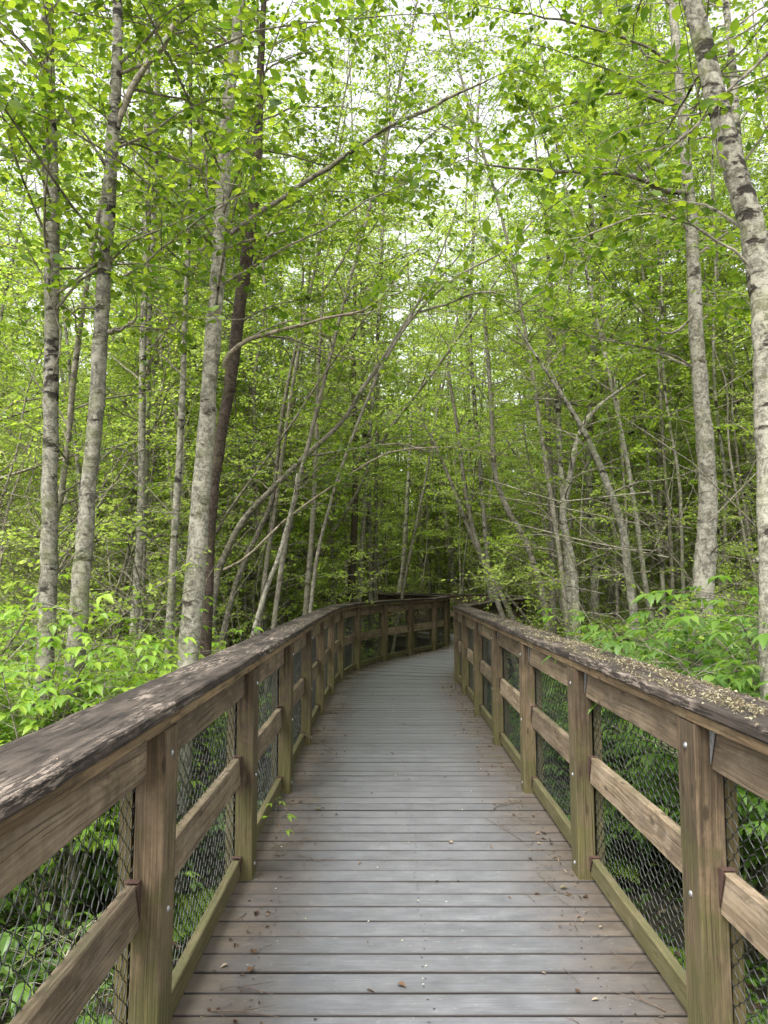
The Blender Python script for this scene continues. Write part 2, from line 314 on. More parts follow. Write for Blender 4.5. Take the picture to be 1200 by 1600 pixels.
def build_deck():
    rg = np.random.default_rng(3); acc = Acc()
    seg = [(KN[i], KN[i+1]) for i in range(len(KN)-1)]
    st = []; carry = 0.0; pitch = .1435
    # stations spaced along the middle line
    mids = [(a+b)/2 for a, b in KN]; cum = np.concatenate([[0], np.cumsum([np.linalg.norm(mids[i+1]-mids[i]) for i in range(len(mids)-1)])])
    n = int(cum[-1]/pitch)
    for k in range(n+1):
        s = k*pitch; i = min(np.searchsorted(cum, s, side='right')-1, len(KN)-2); f = (s-cum[i])/(cum[i+1]-cum[i])
        st.append((KN[i][0]*(1-f)+KN[i+1][0]*f, KN[i][1]*(1-f)+KN[i+1][1]*f))
    for k in range(n):
        (l0, r0), (l1, r1) = st[k], st[k+1]
        ex0 = .10+rg.uniform(0, .03); ex1 = .10+rg.uniform(0, .03)
        d0 = (r0-l0)/np.linalg.norm(r0-l0); d1 = (r1-l1)/np.linalg.norm(r1-l1)
        A0 = l0-d0*ex0; A1 = r0+d0*ex1; B0 = l1-d1*ex0; B1 = r1+d1*ex1
        gap = .0026+rg.uniform(0, .0018)
        def fwd(a, b): return (b-a)/np.linalg.norm(b-a)
        A0 = A0+fwd(A0, B0)*gap; B0 = B0-fwd(A0, B0)*gap; A1 = A1+fwd(A1, B1)*gap; B1 = B1-fwd(A1, B1)*gap
        z0 = rg.normal(0, .0009); tilt = rg.normal(0, .0008); L = np.linalg.norm(A1-A0); Wd = .139
        NS = 8; ch = .004; prev = None; base = []; uvs = []; rr = rg.random(); V = []; us = []
        prof = [(0, -.036), (0, -ch), (ch, 0), (Wd-ch, 0), (Wd, -ch), (Wd, -.036)]
        sag = rg.normal(0, .0010, NS+1)
        for q in range(NS+1):
            t = q/NS; a = A0*(1-t)+A1*t; b = B0*(1-t)+B1*t; wv = b-a
            for (y, z) in prof:
                p = a+wv*(y/Wd); V.append((p[0], p[1], z0+tilt*(y/Wd-.5)*2+z+sag[q]*.5)); us.append((t*L, y, t))
        Fq = []; UV = []; U2 = []
        m_ = len(prof)
        for q in range(NS):
            for j in range(m_-1):
                ids = [q*m_+j, (q+1)*m_+j, (q+1)*m_+j+1, q*m_+j+1]; Fq.append(ids)
                for i in ids: UV.append((us[i][0], us[i][1])); U2.append((us[i][2]*2-1, rr))
        for e in (0, NS*m_):
            ids = [e, e+1, e+4, e+5]; Fq.append(ids); ids2 = [e+1, e+2, e+3, e+4]; Fq.append(ids2)
            for i in ids+ids2: UV.append((us[i][0], us[i][1])); U2.append((us[i][2]*2-1, rr))
        acc.add(V, Fq, UV, 0, U2)
        # screw heads, three lines of two
        if (A0[1]+B0[1])/2 < 11:
            for t in (.155, .50, .845):
                for y in (.28, .74):
                    t_ = t+rg.normal(0, .004); a = A0*(1-t_)+A1*t_; b = B0*(1-t_)+B1*t_; c = a+(b-a)*(y+rg.normal(0, .04))
                    r_ = .0048; q8 = [(c[0]+r_*math.cos(x), c[1]+r_*math.sin(x), .0016+z0) for x in (.4, 1.97, 3.54, 5.11)]
                    acc.add(q8, [[0, 1, 2, 3]], [(0, 0)]*4, 1, [(0, 0)]*4)
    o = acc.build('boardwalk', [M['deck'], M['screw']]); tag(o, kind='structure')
    # edge beams and cross beams under the boards
    for side in (0, 1, 2):
        P = [k[0] if side == 0 else (k[1] if side == 1 else (k[0]+k[1])/2) for k in KN]
        ac = Acc()
        for i in range(len(P)-1):
            board(ac, P[i], P[i+1], -.30, -.04, -.02, .02, chamfer=.002, segs=1)
        b = ac.build('joist', M['beam'], o)
    ac = Acc()
    for i in range(1, len(KN)-1, 1):
        for s in (0, 1):
            p = KN[i][s]; v, f = tube([(p[0], p[1], GROUND-.2), (p[0], p[1], -.31)], .07, 10); ac.add(v, f, np.zeros((len(f)*4, 2)))
        board(ac, KN[i][0], KN[i][1], -.50, -.31, -.04, .04, chamfer=.002, segs=1)
    ac.build('support_frame', M['beam'], o)
def board(acc, p, q, z0, z1, o0, o1, chamfer=.004, segs=6, n0=None, n1=None, rng=None, wob=0.0, m=0, endz=None):
    """timber between plan points p and q; z0..z1 high, o0..o1 sideways (to the left of p->q); n0,n1 mitre normals"""
    p = np.asarray(p, float)[:2]; q = np.asarray(q, float)[:2]; d = (q-p); L = np.linalg.norm(d); d = d/L
    nn = np.array([-d[1], d[0]]); n0 = nn if n0 is None else n0/np.dot(n0, nn); n1 = nn if n1 is None else n1/np.dot(n1, nn)
    c = chamfer
    prof = [(o0, z0+c), (o0+c, z0), (o1-c, z0), (o1, z0+c), (o1, z1-c), (o1-c, z1), (o0+c, z1), (o0, z1-c)]
    K = len(prof); per = [0]
    for i in range(K): a = prof[i]; b = prof[(i+1) % K]; per.append(per[-1]+math.hypot(b[0]-a[0], b[1]-a[1]))
    V = []
    for s in range(segs+1):
        t = s/segs; base = p*(1-t)+q*t; nv = n0*(1-t)+n1*t
        dz = rng.normal(0, wob) if rng is not None and 0 < s < segs else 0; do = rng.normal(0, wob) if rng is not None and 0 < s < segs else 0
        for (o_, z) in prof: V.append((base[0]+nv[0]*(o_+do), base[1]+nv[1]*(o_+do), z+dz))
    Fq = []; UV = []
    for s in range(segs):
        for i in range(K):
            j = (i+1) % K; Fq.append([s*K+i, s*K+j, (s+1)*K+j, (s+1)*K+i])
            u0 = s/segs*L; u1 = (s+1)/segs*L; UV += [(u0, per[i]), (u0, per[i+1]), (u1, per[i+1]), (u1, per[i])]
    for e, rev in ((0, 1), (segs*K, 0)):
        for ids in ([0, 1, 2, 3], [0, 3, 4, 7], [7, 4, 5, 6]):
            ids = [e+k for k in (ids if rev == 0 else ids[::-1])]; Fq.append(ids)
            for k in ids: UV.append((prof[(k-e)][0]*.2, prof[(k-e)][1]))
    acc.add(V, Fq, UV, m)
build_deck()

# ------------------------------------------------------------------ chain link panel (local: x along, z up)
def chain_panel(L=1.5, z0=.03, z1=1.0, p=.034, dz=.031, r=.0019, sub=3, seed=0):
    rg = np.random.default_rng(seed); acc = Acc(); nx = int(L/p); nz = int((z1-z0)/dz)
    wv = rg.normal(0, .0022, (nx+2, nz+1, 2))
    for k in range(nx):
        pts = []
        for j in range(nz+1):
            odd = (j+k) % 2; u = (k+odd)*p; kk = k+odd
            u += wv[kk, j, 0]; z = z0+j*dz+wv[kk, j, 1]; yo = .0022*(1 if odd else -1)
            pts.append((u, yo, z))
        pts = np.array(pts); P = []
        for j in range(nz):
            for s in range(sub):
                t = s/sub; tt = t*t*(3-2*t); P.append([pts[j, 0]*(1-tt)+pts[j+1, 0]*tt, pts[j, 1]*(1-t)+pts[j+1, 1]*t, pts[j, 2]*(1-t)+pts[j+1, 2]*t])
        P.append(list(pts[-1])); v, f = tube(P, r, 4); acc.add(v, f)
    for z in (z0, z1):
        v, f = tube([(0, 0, z), (L/2, 0, z+.002), (L, 0, z)], .0022, 4); acc.add(v, f)
    return acc
panelmesh = []
for s in range(3):
    o = chain_panel(seed=s).build('mesh_panel', M['wire'], None, smooth=True); panelmesh.append(o.data); bpy.data.objects.remove(o)
pm = chain_panel(sub=1, r=.0017, seed=9).build('mesh_panel', M['wire']); far_panel = pm.data; bpy.data.objects.remove(pm)

# ------------------------------------------------------------------ railings
def plate(acc, P4, th):
    P4 = np.asarray(P4, float); n = np.cross(P4[1]-P4[0], P4[3]-P4[0]); n = n/np.linalg.norm(n)*th
    V = np.concatenate([P4, P4+n]); acc.add(V, [[3, 2, 1, 0], [4, 5, 6, 7], [0, 1, 5, 4], [1, 2, 6, 5], [2, 3, 7, 6], [3, 0, 4, 7]])
def dome(c, nrm, r=.011, h=.007):
    c = np.asarray(c, float); nrm = norm(np.asarray(nrm, float)); a = np.cross(nrm, [0, 0, 1.]); b = np.cross(nrm, a); V = []
    for rr, hh in ((1, 0), (.85, .5), (.45, .9), (.02, 1.0)):
        for k in range(8):
            t = k*math.pi/4; V.append(c+(a*math.cos(t)+b*math.sin(t))*r*rr+nrm*h*hh)
    Fq = [[i*8+k, i*8+(k+1) % 8, (i+1)*8+(k+1) % 8, (i+1)*8+k] for i in range(3) for k in range(8)]
    return V, Fq
def railing(pts, side, label, seed, detail_y=9.0):
    """pts: inner front corner line of the posts; side=+1 when the outside is to the left of travel"""
    rg = np.random.default_rng(seed); P = [np.array(p, float) for p in pts]; n = len(P)
    root = empty('railing', (P[0][0], P[0][1], 0), label, 'railing')
    bpy.context.view_layer.update(); inv = Matrix.Translation((-P[0][0], -P[0][1], 0))
    def put(o): o.matrix_parent_inverse = inv
    dirs = [(P[i+1]-P[i])/np.linalg.norm(P[i+1]-P[i]) for i in range(n-1)]
    pd = [dirs[0]]+[norm(dirs[i-1]+dirs[i]) for i in range(1, n-1)]+[dirs[-1]]
    lf = lambda d: np.array([-d[1], d[0]])*side      # outward
    def O(a, b): return (min(a*side, b*side), max(a*side, b*side))
    for i in range(n):
        d = pd[i]; ac = Acc(); o0, o1 = O(0, .089); jx = rg.normal(0, .003, 2)
        c = P[i]+jx
        # post drawn as vertical prism
        prof = [(c+d*a+lf(d)*b) for a, b in ((0.004, 0), (.136, 0), (.14, .004), (.14, .085), (.136, .089), (.004, .089), (0, .085), (0, .004))]
        V = []; zs = [-.32, 0, .25, .5, .75, 1.043]; per = [0]
        for k in range(8): per.append(per[-1]+np.linalg.norm(prof[(k+1) % 8]-prof[k]))
        lean = rg.normal(0, .002, 2)
        for z in zs:
            for q in prof: V.append((q[0]+lean[0]*z, q[1]+lean[1]*z, z))
        Fq = []; UV = []
        for s in range(len(zs)-1):
            for k in range(8):
                j = (k+1) % 8; Fq.append([s*8+k, s*8+j, (s+1)*8+j, (s+1)*8+k]); UV += [(zs[s], per[k]), (zs[s], per[k+1]), (zs[s+1], per[k+1]), (zs[s+1], per[k])]
        e = (len(zs)-1)*8
        for ids in ([0, 1, 2, 3], [0, 3, 4, 7], [7, 4, 5, 6]): Fq.append([e+k for k in ids]); UV += [(0, 0), (0, .1), (.1, .1), (.1, 0)]
        ac.add(V, Fq, UV); po = ac.build('post', M['post'], root); put(po)
        if c[1] < detail_y:
            for z in (.965, .50, .06):
                v, f = dome(np.array([*(c+d*.07-lf(d)*.0003), z]), [*(-lf(d)), 0]); bo = mk('bolt', v, f, M['galv'], po, smooth=True); bo.matrix_parent_inverse = Matrix()
        # outer batten clamping the mesh
        ac = Acc(); b0 = c+d*.03; o0, o1 = O(.106, .146)
        vb = [b0+lf(d)*.104, b0+lf(d)*.142, b0+d*.07+lf(d)*.142, b0+d*.07+lf(d)*.104]
        V = [(q[0], q[1], z) for z in (-.34, 1.035) for q in vb]
        Fq = [[k, (k+1) % 4, 4+(k+1) % 4, 4+k] for k in range(4)]+[[4, 5, 6, 7]]
        UV = []
        for k in range(4): UV += [(0, k*.04), (0, k*.04+.04), (1.3, k*.04+.04), (1.3, k*.04)]
        UV += [(0, 0), (0, .1), (.1, .1), (.1, 0)]
        ac.add(V, Fq, UV); put(ac.build('batten', M['batten'], root))
    for i in range(n-1):
        a = P[i]; b = P[i+1]; d = dirs[i]; s0 = a+d*.141; s1 = b-d*.001
        near = a[1] < detail_y
        for nm, z0, z1, a_, b_, mt in (('top_rail', .902, 1.041, .052, .090, 'rail'), ('middle_rail', .468, .607, .062, .100, 'rail'), ('bottom_rail', .026, .116, .055, .093, 'low_rail')):
            ac = Acc(); o0, o1 = O(a_, b_); dz = rg.normal(0, .004)
            board(ac, s0, s1, z0+dz, z1+min(dz, 0), o0, o1, rng=rg, wob=.0007); ro = ac.build(nm, M[mt], root); put(ro)
            if near and nm != 'top_rail' or (near and nm == 'top_rail' and side < 0):
                for (pt, sg) in ((s0, 1), (s1, -1)):
                    ac = Acc(); x = pt+d*sg*.002; h = z1-z0
                    lo = lf(d)*(a_-.004); 
                    # side plate against the inner face of the rail and a flange on the post
                    A = x+lo; Bp = x+lo+d*sg*.045
                    V4 = [(*A, z0+h*.15), (*Bp, z1-.004), (*(Bp), z1), (*A, z1+.002)]
                    plate(ac, V4, .0025)
                    T0 = x+lo; T1 = x+lf(d)*(b_+.002); up = z1+.0035
                    plate(ac, [(*T0, up), (*T1, up), (*(T1+d*sg*.03), up), (*(T0+d*sg*.03), up)], .0025)
                    bo = ac.build('bracket', M['galv'] if nm == 'top_rail' else M['rust'], ro); bo.matrix_parent_inverse = Matrix()
        # sub rail and cap, mitred at the posts
        off = .0
        n0 = lf(pd[i])*side; n1 = lf(pd[i+1])*side
        for nm, z0, z1, a_, b_, mt, ch in (('sub_rail', 1.045, 1.082, .004, .140, 'sub_rail', .004), ('rail_cap', 1.084, 1.122, -.012, .222, 'cap', .006)):
            ac = Acc(); o0, o1 = O(a_, b_)
            g0 = .0015
            board(ac, a+d*(.07+g0), b+d*(.07-g0), z0, z1, o0, o1, chamfer=ch, segs=14 if near else 3, n0=n0, n1=n1, rng=rg, wob=.0012 if near else .0004)
            put(ac.build(nm, M[mt], root))
        # mesh
        L = np.linalg.norm(b-a); me = panelmesh[i % 3] if a[1] < 8 else far_panel
        o = bpy.data.objects.new('mesh_panel', me); C.objects.link(o); o.parent = root
        q = a+d*.05+lf(d)*.0965; o.location = (q[0]-P[0][0], q[1]-P[0][1], 0); o.rotation_euler = (0, 0, math.atan2(d[1], d[0])); o.scale = (L/1.5, 1, 1)
    return root
LP = [(-.665, -.75), (-.665, .78), (-.665, 2.3), (-.665, 3.86), (-.665, 5.38), (-.67, 6.92), (-.672, 8.44), (-.655, 9.9), (-.615, 11.3), (-.42, 12.62), (.02, 13.95), (.55, 15.05), (1.1, 16.07),
      (1.44, 17.0), (1.6, 18.05), (1.43, 19.2), (.93, 20.0), (.2, 20.6), (-.8, 21.0), (-2.2, 21.3)]
RP = [(.985, -.7), (.985, .85), (.985, 2.40), (.985, 3.87), (.99, 5.38), (1.005, 6.92), (1.02, 8.44), (1.03, 9.9), (1.04, 11.1), (1.30, 12.1), (1.66, 13.05), (2.15, 14.2), (2.68, 15.45),
      (3.05, 16.7), (3.28, 18.1), (3.02, 19.6), (2.32, 20.8), (1.32, 21.7), (.1, 22.3), (-1.4, 22.7)]
railing(LP, 1, 'weathered timber railing with chain mesh along the left edge, its cap bare and flaking', 11)
railing(RP, -1, 'timber railing with chain mesh along the right edge, its cap strewn with moss', 12)

# ------------------------------------------------------------------ ground
def ground():
    rg = np.random.default_rng(1); N = 120
    xs = np.linspace(-1, 1, N); xs = np.sign(xs)*np.abs(xs)**2.2*260; X, Y = np.meshgrid(xs, xs+10)
    Z = GROUND+.10*np.sin(X*.9+1)*np.sin(Y*.7)+.05*rg.standard_normal(X.shape)*(np.abs(X) < 60)
    V = np.stack([X, Y, Z], -1).reshape(-1, 3); i = np.arange(N-1)[:, None]*N+np.arange(N-1)[None]; Fq = np.stack([i, i+1, i+N+1, i+N], -1).reshape(-1, 4)
    o = mk('ground', V, Fq, M['soil'], smooth=True); tag(o, kind='structure')
ground()

# ------------------------------------------------------------------ leaves
OV_T = np.array([0, .30, .68, 1.0]); OV_W = np.array([0, .40, .36, 0])
def leaves(acc, P, D, Nn, L, Wd, fold=.18, droop=.12, m=0):
    """6-vertex ovate leaves folded along the midrib"""
    D = norm(D); S = norm(np.cross(D, Nn)); Nn = np.cross(S, D); L = np.asarray(L)[:, None]; Wd = np.asarray(Wd)[:, None]
    a = P; f = fold*Wd
    def pt(t, s): return P+D*L*t+S*Wd*s+Nn*(abs(s)*2*f*.5)-Nn*(droop*L*t*t)
    V = np.stack([pt(0, 0), pt(.28, .46), pt(.66, .38), pt(1.0, 0), pt(.66, -.38), pt(.28, -.46)], 1).reshape(-1, 3)
    i = np.arange(len(P))[:, None]*6; Fq = np.stack([i+np.array([0, 1, 2, 3]), i+np.array([0, 3, 4, 5])], 1).reshape(-1, 4)
    acc.add(V, Fq, None, m)
def big_leaf(acc, P, D, Nn, L, Wd, fold=.25, droop=.3, m=0, prof=((0, 0), (.10, .22), (.26, .50), (.30, .42), (.48, .46), (.52, .36), (.72, .26), (.76, .17), (1, 0))):
    """detailed toothed, pointed leaflets"""
    D = norm(D); S = norm(np.cross(D, Nn)); Nn = np.cross(S, D); L = np.asarray(L)[:, None]; Wd = np.asarray(Wd)[:, None]; K = len(prof)
    rows = []
    for t, w_ in prof:
        mid = P+D*L*t-Nn*(droop*L*t*t)
        rows += [mid, mid+S*Wd*w_+Nn*fold*Wd*w_, mid-S*Wd*w_+Nn*fold*Wd*w_]
    V = np.stack(rows, 1).reshape(-1, 3); i = np.arange(len(P))[:, None]*(3*K); q = []
    for k in range(K-1):
        a = 3*k; b = 3*k+3; q.append(i+np.array([a, b, b+1, a+1])); q.append(i+np.array([a, a+2, b+2, b]))
    acc.add(V, np.stack(q, 1).reshape(-1, 4), None, m)
def thin(acc, A, B, Cc, r, m=0):       # many bent twigs A->B->C, 3 sided
    A, B, Cc = map(np.asarray, (A, B, Cc)); D = norm(Cc-A); up = np.tile([0.1, .2, 1.], (len(A), 1)); s = norm(np.cross(D, up)); t = np.cross(D, s); V = []
    for P, k in ((A, 1.0), (B, .75), (Cc, .35)):
        for q in (0, 2.09, 4.19): V.append(P+(s*math.cos(q)+t*math.sin(q))*(np.asarray(r)[:, None]*k))
    V = np.stack(V, 1).reshape(-1, 3); i = np.arange(len(A))[:, None]*9
    Fq = [i+np.array([l*3+k, l*3+(k+1) % 3, l*3+3+(k+1) % 3, l*3+3+k]) for l in (0, 1) for k in range(3)]
    acc.add(V, np.stack(Fq, 1).reshape(-1, 4), None, m)
def spray(wood_acc, leaf_acc, B, D, L, rng, nleaf=12, size=.06, flat=.75, r=.003, lean_down=.12, leafwid=.68):
    """leafy twigs: B starts, D directions, L lengths"""
    n = len(B)
    if n == 0: return
    D = norm(D); B = np.asarray(B, float); L = np.asarray(L, float)
    sag = np.array([0, 0, -1.])*(.12*L)[:, None]; bend = rng.normal(0, .10, (n, 3))*L[:, None]
    Mid = B+D*(L*.5)[:, None]+bend*.6+sag*.2; End = B+D*L[:, None]+sag+bend*.2
    thin(wood_acc, B, Mid, End, np.full(n, r))
    t = (np.arange(nleaf)+.7)/nleaf
    t = t[None, :, None]+rng.normal(0, .02, (n, nleaf, 1))
    P = (1-t)**2*B[:, None]+2*t*(1-t)*(2*Mid-.5*B-.5*End)[:, None]+t*t*End[:, None]
    side = norm(np.cross(D, np.array([0, 0, 1.])+rng.normal(0, .15, (n, 3))))[:, None]
    sg = np.where(np.arange(nleaf) % 2 == 0, 1., -1.)[None, :, None]
    LD = norm(.55*D[:, None]+sg*side*.8+rng.normal(0, .38, (n, nleaf, 3))+np.array([0, 0, -lean_down]))
    NN = norm(np.array([0, 0, flat])+rng.normal(0, .42, (n, nleaf, 3)))
    sz = size*(.38+.85*rng.beta(1.6, 1.6, (n*nleaf,))); P = P.reshape(-1, 3)+LD.reshape(-1, 3)*size*.15
    leaves(leaf_acc, P, LD.reshape(-1, 3), NN.reshape(-1, 3), sz, sz*leafwid)
def limb_leaves(wa, la, P, rng, n, tl=(.25, .7), t0=.2, **kw):
    """side twigs along a limb polyline P"""
    P = np.asarray(P); k = len(P); t = rng.uniform(t0, 1.0, n)*(k-1); i = np.minimum(t.astype(int), k-2); f = (t-i)[:, None]
    B = P[i]*(1-f)+P[i+1]*f; T = norm(P[i+1]-P[i]); s = norm(np.cross(T, [0, 0, 1.])+1e-6); sg = rng.choice([-1, 1], n)[:, None]
    D = T*rng.uniform(.2, .9, (n, 1))+s*sg*rng.uniform(.4, 1, (n, 1))+rng.normal(0, .25, (n, 3)); D[:, 2] += .05
    L = rng.uniform(*tl, n)*(1.15-.5*t/(k-1)); spray(wa, la, B, D, L, rng, **kw)
def crown(wa, la, leafm, root):
    for k in range(len(wa.V)): la.add(wa.V[k], wa.F[k]-OFF(wa)[k], None, 1)
    return la.build('crown', [leafm, M['branch']], root)
def OFF(a):
    if not hasattr(a, 'off') or len(a.off) != len(a.V): a.off = np.concatenate([[0], np.cumsum([len(v) for v in a.V])])[:-1]
    return a.off
def limb_path(B, az, el, L, rng, k=7, curve=-.25, wig=.11):
    t = np.linspace(0, 1, k)[:, None]; h = np.array([math.cos(az), math.sin(az), 0]); v = np.array([0, 0, 1.])
    P = B+L*(t*(h*math.cos(el)+v*math.sin(el))+curve*t*t*v); P[1:] += np.cumsum(rng.normal(0, wig*L/k, (k-1, 3)), 0); return P

def make_tree(name, label, cat, rng, height, r0, lean=(0, 0), wig=.05, h0=.35, nb=24, bl=(1.0, 2.0), ntw=7, nleaf=12, size=.06,
              bark='alder', leaf='leaf_far', sides=8, tl=(.25, .65), el=(.2, .9), stems=1, spread=0.0, group=None, bcurve=-.25, flat=.7):
    root = empty(name, (0, 0, 0), label, cat, group); wa = Acc(); la = Acc(); ta = Acc()
    for s in range(stems):
        hh = height*(1 if s == 0 else rng.uniform(.6, 1)); az = rng.uniform(0, 6.28); sp = spread*rng.uniform(.4, 1) if stems > 1 else 0
        k = 12; t = np.linspace(0, 1, k)
        P = np.zeros((k, 3)); P[:, 2] = t*hh*math.cos(sp); hor = hh*math.sin(sp)*(t**1.0) + sp*hh*.35*t*t
        P[:, 0] = lean[0]*t*hh*.5+hor*math.cos(az)+(.12*math.cos(az) if stems > 1 else 0); P[:, 1] = lean[1]*t*hh*.5+hor*math.sin(az)+(.12*math.sin(az) if stems > 1 else 0)
        P[1:, :2] += np.cumsum(rng.normal(0, wig*hh/k, (k-1, 2)), 0)
        rr = r0*(1-.88*t**1.1)*(1 if s == 0 else .8); rr[0] *= 1.3
        P[0, 2] = -.25
        v, f = tube(smooth_poly(P, 24), np.interp(np.linspace(0, 1, 24), t, rr), sides, .05, rng); ta.add(v, f)
        for b in range(nb//stems):
            tt = rng.uniform(h0, .98); i = min(int(tt*(k-1)), k-2); f_ = tt*(k-1)-i; B = P[i]*(1-f_)+P[i+1]*f_
            L = rng.uniform(*bl)*(1.0-.55*(tt-h0)/(1-h0)); e = rng.uniform(*el)
            Q = limb_path(B, rng.uniform(0, 6.28), e, L, rng, 6, bcurve)
            rb = max(.004, np.interp(tt, t, rr)*.38); v, f = tube(Q, np.linspace(rb, .003, 6), 4); wa.add(v, f)
            limb_leaves(wa, la, Q, rng, ntw, tl=tl, nleaf=nleaf, size=size, flat=flat)
        limb_leaves(wa, la, P[-3:], rng, 6, tl=tl, nleaf=nleaf, size=size, flat=flat, t0=.3)
    ta.build('trunk', M[bark], root, smooth=True); crown(wa, la, M[leaf], root)
    return root

# ---- named trees traced along their real course
def hero(name, label, pts, d, seed, bark='alder', sides=14, base=True, top=9.0, nb=10, bl=(1.0, 2.4), hb=(3.4, 8.0), limbs=(), ntw=10, nleaf=11, size=.066, leaf='leaf_alder', az=None, el=(.25, .85), cat='tree', wobb=.035):
    """pts: (px, py, width px) from top to bottom"""
    rng = np.random.default_rng(seed); pts = sorted(pts, key=lambda q: q[1])
    P = [np.append(W(a, b, d), wid(c*.86, d)) for a, b, c in pts]
    top_p = P[0].copy(); dirv = (P[0]-P[1]); dirv = dirv/abs(dirv[2]); q = top_p
    ext = []
    if top > top_p[2]+.3 and pts[0][1] <= 5:
        for z in np.linspace(top_p[2], top, 6)[1:]:
            e = top_p+dirv*(z-top_p[2]); e[:2] += rng.normal(0, .04, 2)*(z-top_p[2]); e[3] = top_p[3]*max(.12, 1-(z-top_p[2])/(top-top_p[2])*.9); ext.append(e)
    P = ext[::-1]+P
    if base and P[-1][2] > GROUND+.1:
        dd = (P[-1]-P[-2]); dd = dd/abs(dd[2]); b = P[-1]+dd*(P[-1][2]-GROUND+.2); b[:2] = P[-1][:2]+(b[:2]-P[-1][:2])*.7; b[3] = P[-1][3]*1.25; P.append(b)
    P = np.array(P[::-1]); o = P[0, :3].copy(); root = empty(name, o, label, cat)
    Q = smooth_poly(P, max(30, int((P[-1, 2]-P[0, 2])*7))); Q[:, :2] += np.cumsum(rng.normal(0, .002, (len(Q), 2)), 0); 
    ta = Acc(); rad = Q[:, 3]*(1+.03*rng.standard_normal(len(Q)))
    v, f = tube(Q[:, :3]-o, rad, sides, wobb, rng); ta.add(v, f)
    # knots and branch collars
    for _ in range(int(len(Q)*.35)):
        i = rng.integers(2, len(Q)-2); a_ = rng.uniform(0, 6.28); dr = np.array([math.cos(a_), math.sin(a_), .25]); r_ = Q[i, 3]
        if r_ < .03: continue
        c0 = Q[i, :3]-o+dr*r_*.75; v, f = tube([c0, c0+dr*r_*.32, c0+dr*r_*.36], [r_*.38, r_*.22, .002], 7, .1, rng); ta.add(v, f)
    ta.build('trunk', M[bark], root, smooth=True)
    wa = Acc(); la = Acc()
    for b in range(nb):
        z = rng.uniform(*hb)
        if z > P[-1, 2]-.1: z = rng.uniform(hb[0], P[-1, 2]-.1)
        B = np.array([np.interp(z, Q[:, 2], Q[:, c]) for c in range(4)]); L = rng.uniform(*bl); a_ = rng.uniform(0, 6.28) if az is None else rng.normal(az, .8)
        K = limb_path(B[:3]-o, a_, rng.uniform(*el), L, rng, 8, -.22)
        v, f = tube(K, np.linspace(min(B[3]*.35, .011), .002, 8), 5); wa.add(v, f)
        limb_leaves(wa, la, K, rng, int(ntw*L/1.5), nleaf=nleaf, size=size, t0=.12)
    for lm in limbs:
        path, dd, w0, w1, nt_ = lm[:5]; pale = len(lm) > 5 and lm[5]
        ds = np.linspace(dd[0], dd[1], len(path)); K = np.array([W(a, b, c) for (a, b), c in zip(path, ds)])-o; K = smooth_poly(K, 18)
        K[1:-1] += np.cumsum(rng.normal(0, .009, (16, 3)), 0)
        rl = np.linspace(wid(w0, dd[0]), wid(w1, dd[1]), 18)*(1+.12*rng.standard_normal(18)); rl[-4:] *= [.75, .55, .35, .15]
        v, f = tube(K, rl, 7, .06, rng)
        for _ in range(6):
            i_ = int(rng.integers(4, 17)); T_ = K[i_]-K[i_-1]; a_ = math.atan2(T_[1], T_[0])+rng.choice([-1, 1])*rng.uniform(.3, 1.0)
            S_ = limb_path(K[i_], a_, rng.uniform(-.1, .6), rng.uniform(.4, 1.1), rng, 7, -.15, .14); v2, f2 = tube(S_, np.linspace(rl[i_]*.55, .0015, 7), 4); wa.add(v2, f2)
            limb_leaves(wa, la, S_, rng, max(2, nt_//6), nleaf=nleaf, size=size, t0=.2, tl=(.15, .45))
        if pale: bo = mk('branch', v, f, M['pale_branch'], root, smooth=True)
        else: bo = mk('branch', v, f, M['branch'], root, smooth=True)
        if nt_: limb_leaves(wa, la, K, rng, nt_, nleaf=nleaf, size=size, t0=.3, tl=(.2, .6))
    if la.V: crown(wa, la, M[leaf], root)
    return root

